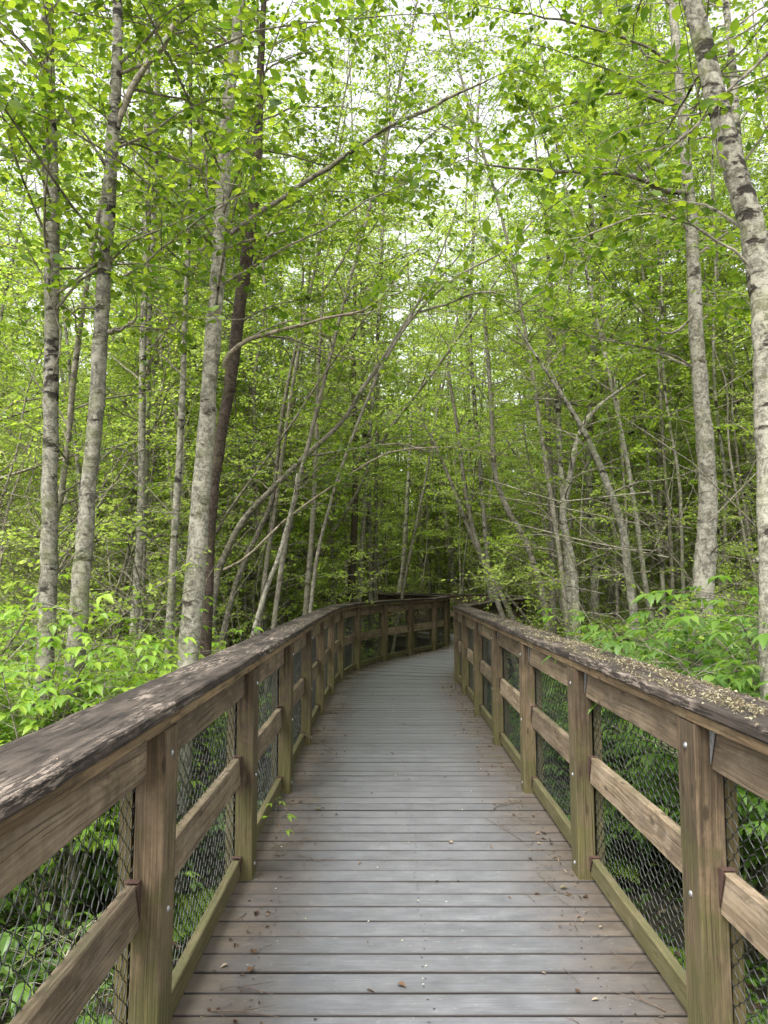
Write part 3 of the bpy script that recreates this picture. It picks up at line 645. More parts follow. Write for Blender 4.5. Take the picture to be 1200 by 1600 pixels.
ALD = [
 ('mossy grey alder trunk with dark patches, standing nearest the left edge behind the bright shrubs',
  [(70,0,22),(72,120,24),(78,300,27),(79,480,26),(77,650,27),(75,800,28),(74,950,30),(66,1100,33),(50,1300,36),(38,1470,40)], 5.2, 'alder',
  [([(78,345),(60,250),(30,170),(0,130)], (5.2,5.0), 5, 2, 8), ([(77,600),(100,520),(60,400),(20,330)], (5.2,4.8), 3, 1.5, 6)]),
 ('black-scarred alder leaning slightly right behind the bright shrubs, second from the left edge',
  [(186,0,18),(183,150,22),(172,330,26),(162,480,26),(152,640,28),(140,760,28),(127,930,33),(112,1120,38),(92,1300,42)], 5.0, 'alder',
  [([(182,200),(205,140),(250,70),(292,-10),(320,-80)], (5.0,4.9), 12, 6, 8), ([(172,520),(195,498),(225,475)], (5.0,4.8), 7, 4, 0),
   ([(180,435),(230,400),(300,350),(370,310),(440,270)], (5.0,4.3), 4, 2, 12)]),
 ('whitest and thickest alder left of the path, rising right beside the left handrail',
  [(378,0,18),(372,60,20),(358,180,24),(350,300,26),(342,430,28),(328,600,30),(320,700,32),(308,850,36),(298,960,38),(290,1060,40),(280,1200,44)], 5.6, 'pale',
  [([(360,365),(430,315),(500,265),(560,225),(640,180),(720,140),(800,100)], (5.6,4.9), 9, 4, 16),
   ([(350,575),(362,552),(400,522),(450,508),(520,492),(570,478),(605,450),(650,405)], (5.6,5.1), 9, 1.2, 6, True),
   ([(344,390),(325,320),(312,220),(302,100),(298,0)], (5.6,5.5), 4, 2, 5)]),
 ('dark rough-barked trunk leaning behind the whitest alder',
  [(412,0,10),(408,100,14),(403,230,18),(395,330,22),(386,400,23),(372,500,23),(360,600,22),(345,690,20),(332,800,18),(325,950,20)], 6.9, 'dark', []),
 ('thin straight alder, left one of the close pair behind the second alder',
  [(232,0,8),(228,200,10),(228,350,11),(222,500,12),(220,650,13),(218,800,14),(210,950,16)], 8.0, 'alder', [([(214,720),(190,700),(160,722),(140,760)], (8,7.6), 4, 2, 3)]),
 ('thin grey alder drifting left towards its foot, right one of the close pair',
  [(246,0,6),(245,220,10),(240,380,10),(234,500,12),(230,650,12),(226,800,12),(222,950,12)], 9.0, 'alder', []),
 ('slim pale sapling standing between the close pair and the whitest alder',
  [(300,0,6),(300,180,7),(296,380,8),(291,500,10),(286,640,12),(277,780,13),(270,900,14),(262,1040,15),(258,1100,16)], 7.0, 'alder', []),
 ('dark upright trunk rising behind the bend of the left railing',
  [(556,430,6),(553,560,9),(556,680,10),(554,800,12),(550,900,13),(548,960,14)], 15.5, 'dark', []),
 ('slim brown trunk just right of the dark upright trunk beyond the left railing bend',
  [(590,500,5),(588,700,7),(586,900,9)], 18.0, 'brown', []),
 ('bleached bare pole at the centre of the view far beyond the bend',
  [(656,600,5),(658,800,8),(658,940,9)], 25.0, 'pale', []),
 ('slim trunk leaning right, left of the bleached pole beyond the bend',
  [(642,640,6),(632,850,8),(622,940,10)], 23.0, 'alder', []),
 ('pale curved alder directly behind the far railing where the two handrails meet',
  [(640,600,6),(668,690,8),(692,770,10),(703,850,12),(710,930,13)], 25.0, 'pale', []),
 ('thin leaning trunk close behind the far end of the right railing, leftmost of three',
  [(700,580,5),(716,680,7),(726,760,8),(740,830,8),(760,890,9),(782,950,10),(800,1010,11)], 11.4, 'brown', []),
 ('strongly tilted sapling behind the far end of the right railing, middle of three',
  [(650,640,4),(690,720,6),(725,810,8),(760,890,9),(800,965,10)], 12.0, 'brown', []),
 ('bent tree curving left over the far end of the right railing, rightmost of three',
  [(755,480,5),(765,615,8),(772,730,10),(792,795,11),(820,845,11),(848,925,12),(855,980,13)], 11.0, 'brown', []),
 ('straight brown trunk right of the bend, the taller one of a crossing pair',
  [(862,420,8),(858,560,10),(856,650,11),(862,800,12),(865,950,13)], 11.5, 'brown', []),
 ('brown trunk leaning right and crossing the taller one right of the bend',
  [(892,420,7),(880,540,9),(868,700,10),(862,850,11),(860,960,12)], 12.5, 'brown', []),
 ('crooked grey trunk with an elbow, standing above the middle of the right handrail',
  [(1010,585,3),(975,605,5),(925,645,8),(903,690,10),(893,740,11),(881,800,12),(887,835,13),(898,890,14),(901,960,15),(902,1040,16)], 8.5, 'alder', []),
 ('pale trunk leaning left that crosses the crooked grey trunk above the right handrail',
  [(800,500,3),(840,560,5),(880,620,8),(910,670,10),(935,720,13),(952,765,14),(973,825,14),(980,880,15),(990,960,16)], 8.0, 'alder', []),
 ('thick blotchy alder rising behind the leafy bushes at the right',
  [(1052,0,15.5),(1056,60,16.3),(1065,150,17.2),(1078,300,20.6),(1086,430,24.1),(1092,560,27.5),(1102,700,31.0),(1106,800,32.7),(1100,900,36.1),(1094,980,39.6),(1090,1060,41.3)], 6.3, 'pale',
  [([(1062,110),(1020,70),(960,40),(880,18),(800,0),(740,-20)], (6.3,5.6), 6, 2, 22),
   ([(1066,165),(1000,150),(950,152),(880,175),(790,195)], (6.3,5.9), 6, 2, 18),
   ([(1078,300),(1030,295),(980,272),(930,266),(850,265),(760,258),(695,236)], (6.3,5.2), 9, 2, 24),
   ([(1088,480),(1040,520),(990,480),(940,430),(890,380)], (6.3,5.7), 4, 2, 16)]),
 ('thickest trunk of all, pale and leaning left at the right edge, nearest the path',
  [(1075,-30,32.3),(1081,0,34.2),(1103,80,36.1),(1125,170,38.9),(1148,260,42.8),(1173,340,44.6),(1188,430,47.5),(1198,550,49.4),(1205,700,51.3),(1212,850,53.2),(1216,1000,55.1)], 3.9, 'alder',
  [([(1205,80),(1170,110),(1130,165),(1090,210),(1035,247)], (3.9,3.6), 7, 3, 6),
   ([(1180,420),(1100,360),(1010,330),(900,370),(800,420)], (3.9,3.9), 5, 2, 14)]),
 ('slender grey stem between the thickest trunk and the right edge of the view',
  [(1135,0,12),(1147,120,14),(1155,220,15),(1180,400,17),(1195,560,17),(1203,700,18)], 6.5, 'alder', []),
 ('low leaning grey trunk that reaches rightward over the path from the left thicket',
  [(790,300,1.1),(740,370,2.3),(700,420,3.4),(650,480,5.2),(600,560,6.9),(565,612,8.1),(535,660,8.6),(480,712,9.8),(425,765,10.4),(380,815,11.5),(345,885,12.1),(335,940,12.6)], 9.5, 'brown',
  [([(350,890),(385,872),(440,820),(520,760),(600,712),(680,700),(750,706),(800,722)], (9.3,8.5), 5, .8, 12, True), ([(480,712),(540,700),(620,690),(700,720)], (9.5,9.0), 5, 2, 6)]),
 ('tall forked grey trunk starting beside the low leaning one and rising more steeply',
  [(540,160,2.3),(520,280,3.4),(500,380,4.6),(470,500,5.8),(440,640,6.9),(425,770,8.1),(400,835,9.2),(380,880,9.8),(358,950,10.4)], 10.0, 'brown', [([(470,500),(520,430),(580,330),(660,250)], (10,9.5), 5, 2, 8)]),
 ('short pale leaning pole between the leaning trunks and the left handrail',
  [(466,740,4),(458,790,6),(440,860,8),(404,965,9)], 8.0, 'pale', []),
 ('thin upright brown stem standing above the far part of the left handrail',
  [(508,440,5),(500,600,7),(492,800,9),(480,950,10)], 10.5, 'brown', []),
 ('arching brown tree that bows right in a long curve high over the path',
  [(862,270,1.0),(852,300,2.0),(835,340,2.9),(790,390,3.9),(715,432,4.4),(650,490,4.9),(600,565,5.4),(560,660,5.4),(525,760,5.8),(498,860,6.4),(484,960,6.8)], 8.8, 'brown',
  [([(650,490),(700,470),(760,455),(820,470)], (8.8,8.6), 4, 2, 10), ([(600,565),(640,500),(690,380),(720,290)], (8.8,9), 5, 2, 8)]),
 ('fine-twigged slender tree bending right over the path behind the long arching one',
  [(655,-20,3),(640,60,4),(610,190,5),(575,330,6),(530,500,7),(485,680,8),(450,830,9),(430,960,10)], 9.2, 'brown', [([(575,330),(640,240),(700,180),(760,150)], (9.2,8.6), 3, 1, 16)]),
 ('fine-twigged slender tree bending left over the path above the right handrail',
  [(690,-20,3),(705,60,4),(740,190,5),(785,340,6),(822,520,7),(850,700,8),(872,840,9),(885,960,10)], 10.2, 'brown', [([(760,250),(700,200),(640,190),(590,210)], (10.2,9.6), 3, 1, 16)]),
 ('slender light stem with fine twigs rising straight behind the left railing bend',
  [(600,40,3),(604,160,5),(598,330,6),(590,520,7),(576,700,8),(566,860,9),(560,950,10)], 15.6, 'alder', []),
 ('slender light stem with fine twigs just beyond the right side of the bend',
  [(760,60,3),(748,180,5),(742,330,6),(735,520,7),(748,700,8),(760,860,9),(768,950,10)], 18.5, 'alder', []),
]
for k, (lb, pts, d, bk, lm) in enumerate(ALD):
    near = d < 7.5; toppy = pts[0][1]
    fine = 'fine' in lb and 'twig' in lb
    hero('alder_tree' if bk != 'dark' else 'cedar_tree', lb, pts, d, 100+k, bark=bk, sides=16 if near else 9, top=11.0 if toppy <= 5 else (13.5 if fine else 0),
         nb=70 if fine else ((20 if near else 16) if toppy <= 5 else 8), hb=(4.0, 12.5) if fine else (((3.3, 8.5) if near else (3.0, 10.5)) if toppy <= 5 else (2.4, 9)),
         bl=(.8, 2.0) if fine else ((1.0, 2.6) if toppy <= 5 else (.5, 1.4)), ntw=12, limbs=lm, size=.05 if fine else (.072 if near else .056), leaf='leaf_alder' if d < 9.6 else 'leaf_far')

# ---- the thicket: a few kinds, each built once and then copied
rng = np.random.default_rng(77)
kinds = {}
def kind(key, n, fn): kinds[key] = [fn(i) for i in range(n)]; 
kind('tall', 4, lambda i: make_tree('alder_tree', '', 'tree', np.random.default_rng(200+i), 12.5+i*.7, .075, lean=(.06*(i-1.5), .03), wig=.035, h0=.22, nb=44, bl=(1.2, 2.6), ntw=12, nleaf=14, size=.062, bark='alder', sides=9))
kind('slender', 4, lambda i: make_tree('thicket_tree', '', 'tree', np.random.default_rng(300+i), 8.5+i*.8, .036, lean=(.16*(i-1.5), .05), wig=.06, h0=.15, nb=40, bl=(.7, 1.7), ntw=8, nleaf=12, size=.055, bark='brown', sides=7))
kind('pole', 3, lambda i: make_tree('thicket_pole', '', 'tree', np.random.default_rng(350+i), 9.5+i, .034, lean=(.22*(i-1), .05), wig=.05, h0=.34, nb=30, bl=(.5, 1.6), ntw=7, nleaf=12, size=.055, bark=['alder', 'alder', 'brown'][i], sides=7))
kind('multi', 4, lambda i: make_tree('vine_maple', '', 'tree', np.random.default_rng(400+i), 4.6+i*.5, .026, wig=.09, h0=.12, nb=60, bl=(.6, 1.3), ntw=8, nleaf=12, size=.045, bark='branch', leaf='leaf_small', sides=5, stems=6, spread=.55))
kind('bush', 3, lambda i: make_tree('thicket_bush', '', 'shrub', np.random.default_rng(500+i), 2.3+i*.4, .016, wig=.10, h0=.08, nb=48, bl=(.4, .9), ntw=8, nleaf=11, size=.05, bark='branch', leaf='leaf_small', sides=4, stems=9, spread=.7))
mid = np.array([(a+b)/2 for a, b in KN])
mid = np.concatenate([[[.16, -8]], mid])
def path_dist(x, y):
    best = 99
    for i in range(len(mid)-1):
        a, b = mid[i], mid[i+1]; t = np.clip(np.dot([x-a[0], y-a[1]], b-a)/np.dot(b-a, b-a), 0, 1); best = min(best, math.hypot(x-a[0]-t*(b-a)[0], y-a[1]-t*(b-a)[1]))
    return best
LABS = {'tall': ('tall grey alder with a leafy crown in the woods {z}', 'tall background alders {z}'),
        'slender': ('slender brown-stemmed young tree in the thicket {z}', 'slender thicket trees {z}'),
        'pole': ('thin bare-stemmed pole tree with a light crown {z}', 'thin pole trees {z}'),
        'multi': ('many-stemmed small tree with tiny pale leaves {z}', 'many-stemmed small trees {z}'),
        'bush': ('knee to shoulder high leafy bush on the forest floor {z}', 'thicket bushes {z}')}
def scatter(key, n, y0, y1, clear, smin, smax, lean, seed, near_x=0.0, xw=None):
    rg = np.random.default_rng(seed); put = []; tries = 0; protos = kinds[key]
    while len(put) < n and tries < n*60:
        tries += 1; y = y0+(y1-y0)*rg.random()**.8; x = rg.uniform(-1, 1)*(y*.60+1.5) if xw is None else rg.uniform(*xw)
        if path_dist(x, y) < clear: continue
        if any(math.hypot(x-a, y-b) < .45 for a, b in put): continue
        if y < 7.5 and abs(x) < near_x: continue
        put.append((x, y)); v = int(rg.integers(len(protos)))
        z = 'left of the boardwalk' if x < -.3 and y < 23 else ('right of the boardwalk' if y < 23 else 'beyond the boardwalk bend')
        lb, gp = [q.format(z=z) for q in LABS[key]]; tw = -x*lean*.02
        used = protos[v].get('used', 0); rot = (rg.normal(0, .05)+0, tw*rg.uniform(0, 1.5)+rg.normal(0, .05), rg.uniform(0, 6.28)); sc = rg.uniform(smin, smax)
        if not used: protos[v]['used'] = 1; o = protos[v]; o.location = (x, y, GROUND); o.rotation_euler = rot; o.scale = (sc,)*3; o['label'] = lb; o['group'] = gp
        else: copy_tree(protos[v], (x, y, GROUND), rot, (sc,)*3, lb, gp)
scatter('tall', 44, 8, 34, 2.3, .8, 1.15, 1.0, 5)
scatter('slender', 120, 7.5, 29, 2.35, .7, 1.2, 1.6, 6)
scatter('pole', 190, 9.0, 31, 1.9, .8, 1.25, 1.1, 16)
scatter('slender', 50, 22.5, 34, 2.3, .9, 1.35, 1.6, 26)
scatter('tall', 34, 22.5, 38, 2.3, .8, 1.1, 1.0, 25)
scatter('multi', 100, 8.5, 30, 3.0, .8, 1.5, 1.0, 7)
scatter('bush', 120, 6.0, 27, 2.35, .7, 1.2, .5, 8, near_x=2.2)
scatter('tall', 20, 11, 24, 2.0, .85, 1.15, 1.5, 35, xw=(-6, 8))
scatter('slender', 30, 10, 24, 2.3, 1.1, 1.45, 2.5, 36, xw=(-6, 8))
scatter('multi', 40, 12, 30, 3.2, 1.4, 2.1, .5, 37, xw=(-8, 9))
for i, (x, y, sc) in enumerate([(-1.2, 24.5, 1.25), (.1, 25.5, 1.3), (1.6, 26, 1.25), (3.0, 25, 1.3), (2.3, 28, 1.35), (.8, 29, 1.3), (4.3, 27, 1.3), (-2.6, 26.5, 1.3), (5.4, 24.5, 1.2)]):
    copy_tree(kinds['tall'][i % 4], (x, y, GROUND), (rng.normal(0, .03), rng.normal(0, .03), rng.uniform(0, 6.28)), (sc*.95, sc*.95, sc), 'tall grey alder with a leafy crown in the woods beyond the boardwalk bend', 'tall background alders beyond the boardwalk bend')
for k in kinds:
    for o in kinds[k]:
        if 'used' in o.keys(): del o['used']
for o in list(C.objects):
    if 'used' in o.keys(): del o['used']

# ---- far wood reading as one mass
def far_wood():
    rg = np.random.default_rng(9); wa = Acc(); la = Acc()
    n = 420; ang = rg.uniform(-.75, .75, n); rr = rg.uniform(31, 60, n)
    for a, r in zip(ang, rr):
        x = r*math.sin(a); y = r*math.cos(a); h = rg.uniform(9, 15); P = np.array([[x, y, GROUND-.2], [x+rg.normal(0, .3), y, h*.5], [x+rg.normal(0, .8), y+rg.normal(0, .5), h]])
        v, f = tube(smooth_poly(P, 6), np.linspace(rg.uniform(.05, .13), .02, 6), 5); wa.add(v, f)
        m_ = 520; t = rg.random(m_)**.8; c = P[0]*(1-t)[:, None]+P[2]*t[:, None]; clump = rg.normal(0, 1.1, (14, 3))*[1, 1, .4]
        p = c+clump[rg.integers(0, 14, m_)]*(.5+.8*t)[:, None]+rg.normal(0, .35, (m_, 3)); p[:, 2] = np.maximum(p[:, 2], GROUND)
        s = rg.uniform(.10, .20, m_); leaves(la, p, rg.normal(0, 1, (m_, 3)), rg.normal(0, .5, (m_, 3))+[0, 0, .8], s, s*.7)
    o = la.build('far_wood', M['leaf_far']); tag(o, 'hazy mass of distant green trees closing the view', 'woodland', kind='stuff')
    t = wa.build('trunks', M['alder'], o, smooth=True)
far_wood()

# ---- understorey plants
def compound(acc, B, D, rng, L, nl=3, wid_=.55, petiole=None, wa=None, droop=.35):
    """compound leaves at B heading D: terminal leaflet + pairs"""
    n = len(B); D = norm(D); up = norm(np.array([0, 0, 1.])+rng.normal(0, .16, (n, 3))); S = norm(np.cross(D, up)); L = np.asarray(L)
    pairs = (nl-1)//2; rl = L*(.35+.40*pairs)
    E = B+D*rl[:, None]-up*(.10*rl)[:, None]
    if wa is not None: thin(wa, B, (B+E)/2+up*(.03*rl)[:, None], E, np.full(n, .0014))
    big_leaf(acc, E, D-up*.25, up, L, L*wid_, droop=droop)
    for k in range(pairs):
        f = 1-(k+.3)/(pairs+.0)*.62
        for sg in (-1, 1):
            P = B+(E-B)*f; big_leaf(acc, P, D*.45+S*sg*.9-up*.18+rng.normal(0, .1, (n, 3)), up+rng.normal(0, .15, (n, 3)), L*.82, L*.82*wid_, droop=droop)
def make_berry(seed, H, nst, leaf, nl, LL, spread=.5, per=26, wid_=.58, nm='salmonberry_shrub', barkm='branch', jitter=1.0):
    rg = np.random.default_rng(seed); root = empty(nm, (0, 0, 0), '', 'shrub'); wa = Acc(); la = Acc(); ta = Acc()
    for s in range(nst):
        az = rg.uniform(0, 6.28); h = H*rg.uniform(.55, 1.05); sp = spread*rg.uniform(.2, 1.1); k = 8; t = np.linspace(0, 1, k)
        b = np.array([math.cos(az), math.sin(az), 0])
        P = np.outer(t, [0, 0, h])+b*(.10+ (h*sp*(.4*t+.6*t*t)))[:, None]-np.outer(t**3, [0, 0, h*sp*.35]); P[1:] += np.cumsum(rg.normal(0, .018, (k-1, 3)), 0); P[0, 2] = -.15
        v, f = tube(P, np.linspace(.009, .003, k), 5); ta.add(v, f)
        n = per; tt = rg.uniform(.45, 1, n)**.8; i = np.minimum((tt*(k-1)).astype(int), k-2); f_ = (tt*(k-1)-i)[:, None]; B = P[i]*(1-f_)+P[i+1]*f_
        a = rg.uniform(0, 6.28, n); D = np.stack([np.cos(a), np.sin(a), rg.uniform(-.05, .5, n)], 1)
        tl = rg.uniform(.10, .34, n)*jitter; E = B+D*tl[:, None]; thin(ta, B, (B+E)/2+[0, 0, .01], E, np.full(n, .0022))
        compound(la, E, D*[1, 1, .2], rg, LL*rg.uniform(.6, 1.15, n), nl, wid_, wa=wa)
        compound(la, (B+E)/2, D*[1, 1, .2]+rg.normal(0, .7, (n, 3))*[1, 1, .3], rg, LL*rg.uniform(.5, 1.0, n), nl, wid_, wa=wa)
    wa_n = OFF(wa)
    for k in range(len(wa.V)): ta.add(wa.V[k], wa.F[k]-wa_n[k], None, 1)
    ta.build('stems', [M[barkm], M['leaf_green']], root, smooth=True); la.build('foliage', M[leaf], root); return root
def place(protos, spots, labels, group, seed, first):
    rg = np.random.default_rng(seed)
    for i, s in enumerate(spots):
        x, y, sc = s[:3]; v = i % len(protos); lb = labels[i] if isinstance(labels, list) else labels; rot = (0, 0, rg.uniform(0, 6.28))
        if v not in first: first[v] = 1; o = protos[v]; o.location = (x, y, GROUND); o.rotation_euler = rot; o.scale = (sc,)*3; o['label'] = lb; o['group'] = group
        else: copy_tree(protos[v], (x, y, GROUND), rot, (sc,)*3, lb, group)
berry = [make_berry(600+i, 2.1, 15, 'leaf_bright', 3, .085) for i in range(3)]
bs = [(-2.5, 3.2, .88), (-2.6, 3.9, 1.05), (-1.95, 4.5, .98), (-3.1, 4.6, 1.12), (-2.5, 5.3, 1.12), (-3.4, 6.2, 1.15), (-2.2, 5.2, 1.05), (-4.3, 5.6, 1.2), (-1.9, 7.0, .95), (-3.7, 5.6, 1.05), (-2.0, 6.0, .9), (-4.6, 6.6, 1.1), (-2.9, 6.9, 1.0),
      (-1.75, 7.6, .85), (-3.8, 7.8, 1.05), (-5.3, 8.0, 1.1), (-2.4, 8.8, .85)]
place(berry, bs, 'bright yellow-green berry shrub massed behind the left railing', 'bright berry shrubs along the left railing', 1, {})
elder = [make_berry(650+i, 2.0, 11, 'leaf_green', 5, .10, wid_=.42, per=20, nm='elderberry_shrub', jitter=1.3) for i in range(3)]
es = [(2.35, 3.9, 1.1), (2.5, 4.9, 1.2), (2.9, 5.0, 1.3), (2.4, 6.0, 1.1), (3.4, 5.2, 1.35), (2.5, 3.6, 1.0), (2.3, 4.6, 1.0), (3.0, 4.6, 1.15), (2.6, 5.5, 1.12), (3.8, 5.8, 1.25), (2.5, 6.5, 1.05), (3.2, 7.2, 1.15), (3.1, 6.0, 1.2), (2.5, 7.4, 1.05), (4.6, 7.4, 1.1), (2.2, 8.4, .8), (2.2, 2.6, .7), (2.9, 2.9, .85), (2.5, 9.6, .85), (3.6, 9.2, 1.0)]
place(elder, es, 'mid-green elder shrub with drooping divided leaves behind the right railing', 'elder shrubs along the right railing', 2, {})
low = [make_berry(680+i, .75, 12, 'leaf_green', 3, .075, wid_=.62, per=14, nm='ground_shrub', spread=.9) for i in range(3)]
rg = np.random.default_rng(31); ls = []
while len(ls) < 90:
    y = .6+18*rg.random()**1.4; x = rg.uniform(-1, 1)*(y*.5+2.2)
    if path_dist(x, y) > 1.42 and path_dist(x, y) < 5: ls.append((x, y, rg.uniform(.7, 1.4)))
LOWUSED = {}
for side, nm in ((-1, 'left'), (1, 'right')):
    sp = [s for s in ls if (s[0] < 0) == (side < 0)]
    place(low, sp, f'low green leafy plant on the ground beside the {nm} railing', f'low plants beside the {nm} railing', 3, LOWUSED)

def make_fern(seed, n=11, L=.62):
    rg = np.random.default_rng(seed); root = empty('fern', (0, 0, 0), '', 'fern'); la = Acc(); wa = Acc()
    for k in range(n):
        az = k*6.283/n+rg.normal(0, .2); l = L*rg.uniform(.75, 1.15); q = limb_path(np.array([0, 0, 0.]), az, rg.uniform(.9, 1.2), l, rg, 9, -.75, .01)
        v, f = tube(q, np.linspace(.003, .001, 9), 4); wa.add(v, f)
        m_ = 24; t = np.linspace(.15, .99, m_); P = np.stack([np.interp(t*8, np.arange(9), q[:, c]) for c in range(3)], 1); T = norm(np.gradient(P, axis=0)); S = norm(np.cross(T, [0, 0, 1.])); U = np.cross(S, T)
        ln = .16*l/.62*np.sin(np.clip(t*1.15+.25, 0, 3.0)*math.pi*.78)**.8; ln = np.maximum(ln*(1-.75*t**3), .01)
        for sg in (-1, 1):
            big_leaf(la, P, S*sg+T*.35, U+rg.normal(0, .08, (m_, 3)), ln, np.full(m_, .034)*(ln/.16)**.4, fold=.05, droop=.15,
                     prof=((0, 0), (.08, .5), (.16, .28), (.26, .5), (.34, .26), (.46, .44), (.54, .2), (.68, .3), (.76, .12), (1, 0)))
    wa.build('stalks', M['leaf_green'], root); la.build('fronds', M['leaf_bright'], root); return root
ferns = [make_fern(700), make_fern(701, 9, .8)]
fs = [(-1.15, 2.05, .9), (-1.25, 1.4, 1.0), (-1.7, 2.6, 1.0), (-1.3, 5.0, .9), (1.75, 3.0, 1.0), (1.6, 4.4, .9), (2.6, 3.6, 1.3), (1.65, 6.0, 1.0)]
place(ferns, fs, ['arching lady fern low at the left railing, seen through the nearest mesh panel', 'fern tucked below the left railing nearest the viewer', 'fern under the bright shrubs left of the nearest left post',
      'small fern behind the third left mesh panel', 'fern low behind the nearest right mesh panel', 'fern behind the second right mesh panel', 'large fern under the elder shrubs at the right', 'fern behind the fourth right mesh panel'], 'ferns beside the boardwalk', 4, {})

# ---- ground cover and forest litter
def ground_cover():
    rg = np.random.default_rng(41); la = Acc(); n = 60000
    y = -1+26*rg.random(n)**1.25; x = rg.uniform(-1, 1, n)*(y*.62+3.0); ok = np.array([path_dist(a, b) > 1.0 for a, b in zip(x[:], y[:])]) if False else (np.abs(x-.16) > .98) | (y > 11)
    x, y = x[ok], y[ok]; n = len(x); cl = np.sin(x*2.1+1.3)*np.sin(y*1.7)+.6*np.sin(x*5.1)*np.sin(y*4.3)
    z = GROUND+.02+rg.random(n)**1.5*np.clip(.22+.22*cl, .04, .5)
    s = rg.uniform(.035, .085, n); leaves(la, np.stack([x, y, z], 1), np.stack([rg.normal(0, 1, n), rg.normal(0, 1, n), rg.uniform(-.2, .3, n)], 1), rg.normal(0, .35, (n, 3))+[0, 0, 1], s, s*.75)
    tag(la.build('ground_cover', M['leaf_green']), 'low green leaves carpeting the forest floor', 'ground cover', kind='stuff')
    la = Acc(); n = 14000; y = -1+20*rg.random(n)**1.3; x = rg.uniform(-1, 1, n)*(y*.6+3); s = rg.uniform(.03, .08, n)
    leaves(la, np.stack([x, y, np.full(n, GROUND+.06)+rg.uniform(0, .12, n)], 1), np.stack([rg.normal(0, 1, n), rg.normal(0, 1, n), rg.normal(0, .2, n)], 1), rg.normal(0, .4, (n, 3))+[0, 0, 1], s, s*.6)
    tag(la.build('forest_litter', M['litter']), 'brown dead leaves lying on the forest floor', 'leaf litter', kind='stuff')
ground_cover()

# ---- dry twigs and dead sticks tangled in the thicket
def dead_sticks():
    rg = np.random.default_rng(51); wa = Acc(); n = 2600; y = 5.5+19*rg.random(n); sgn = rg.choice([-1, 1], n); x = np.where(sgn < 0, -1.7-rg.random(n)*(y*.45), 2.0+rg.random(n)*(y*.45)+np.where(y > 11, 1.5, 0))
    z = GROUND+rg.uniform(0, 1, n)**.8*3.2; az = rg.uniform(0, 6.28, n); e = rg.normal(.35, .55, n); L = rg.uniform(.5, 1.8, n)
    A = np.stack([x, y, z], 1); D = np.stack([np.cos(az)*np.cos(e), np.sin(az)*np.cos(e), np.sin(e)], 1); B = A+D*(L*.5)[:, None]+rg.normal(0, .07, (n, 3)); E = A+D*L[:, None]+rg.normal(0, .1, (n, 3))
    thin(wa, A, B, E, rg.uniform(.003, .008, n)); tag(wa.build('brushwood', M['branch'], smooth=True), 'tangle of thin bare twigs filling the thicket', 'brushwood', kind='stuff')
dead_sticks()

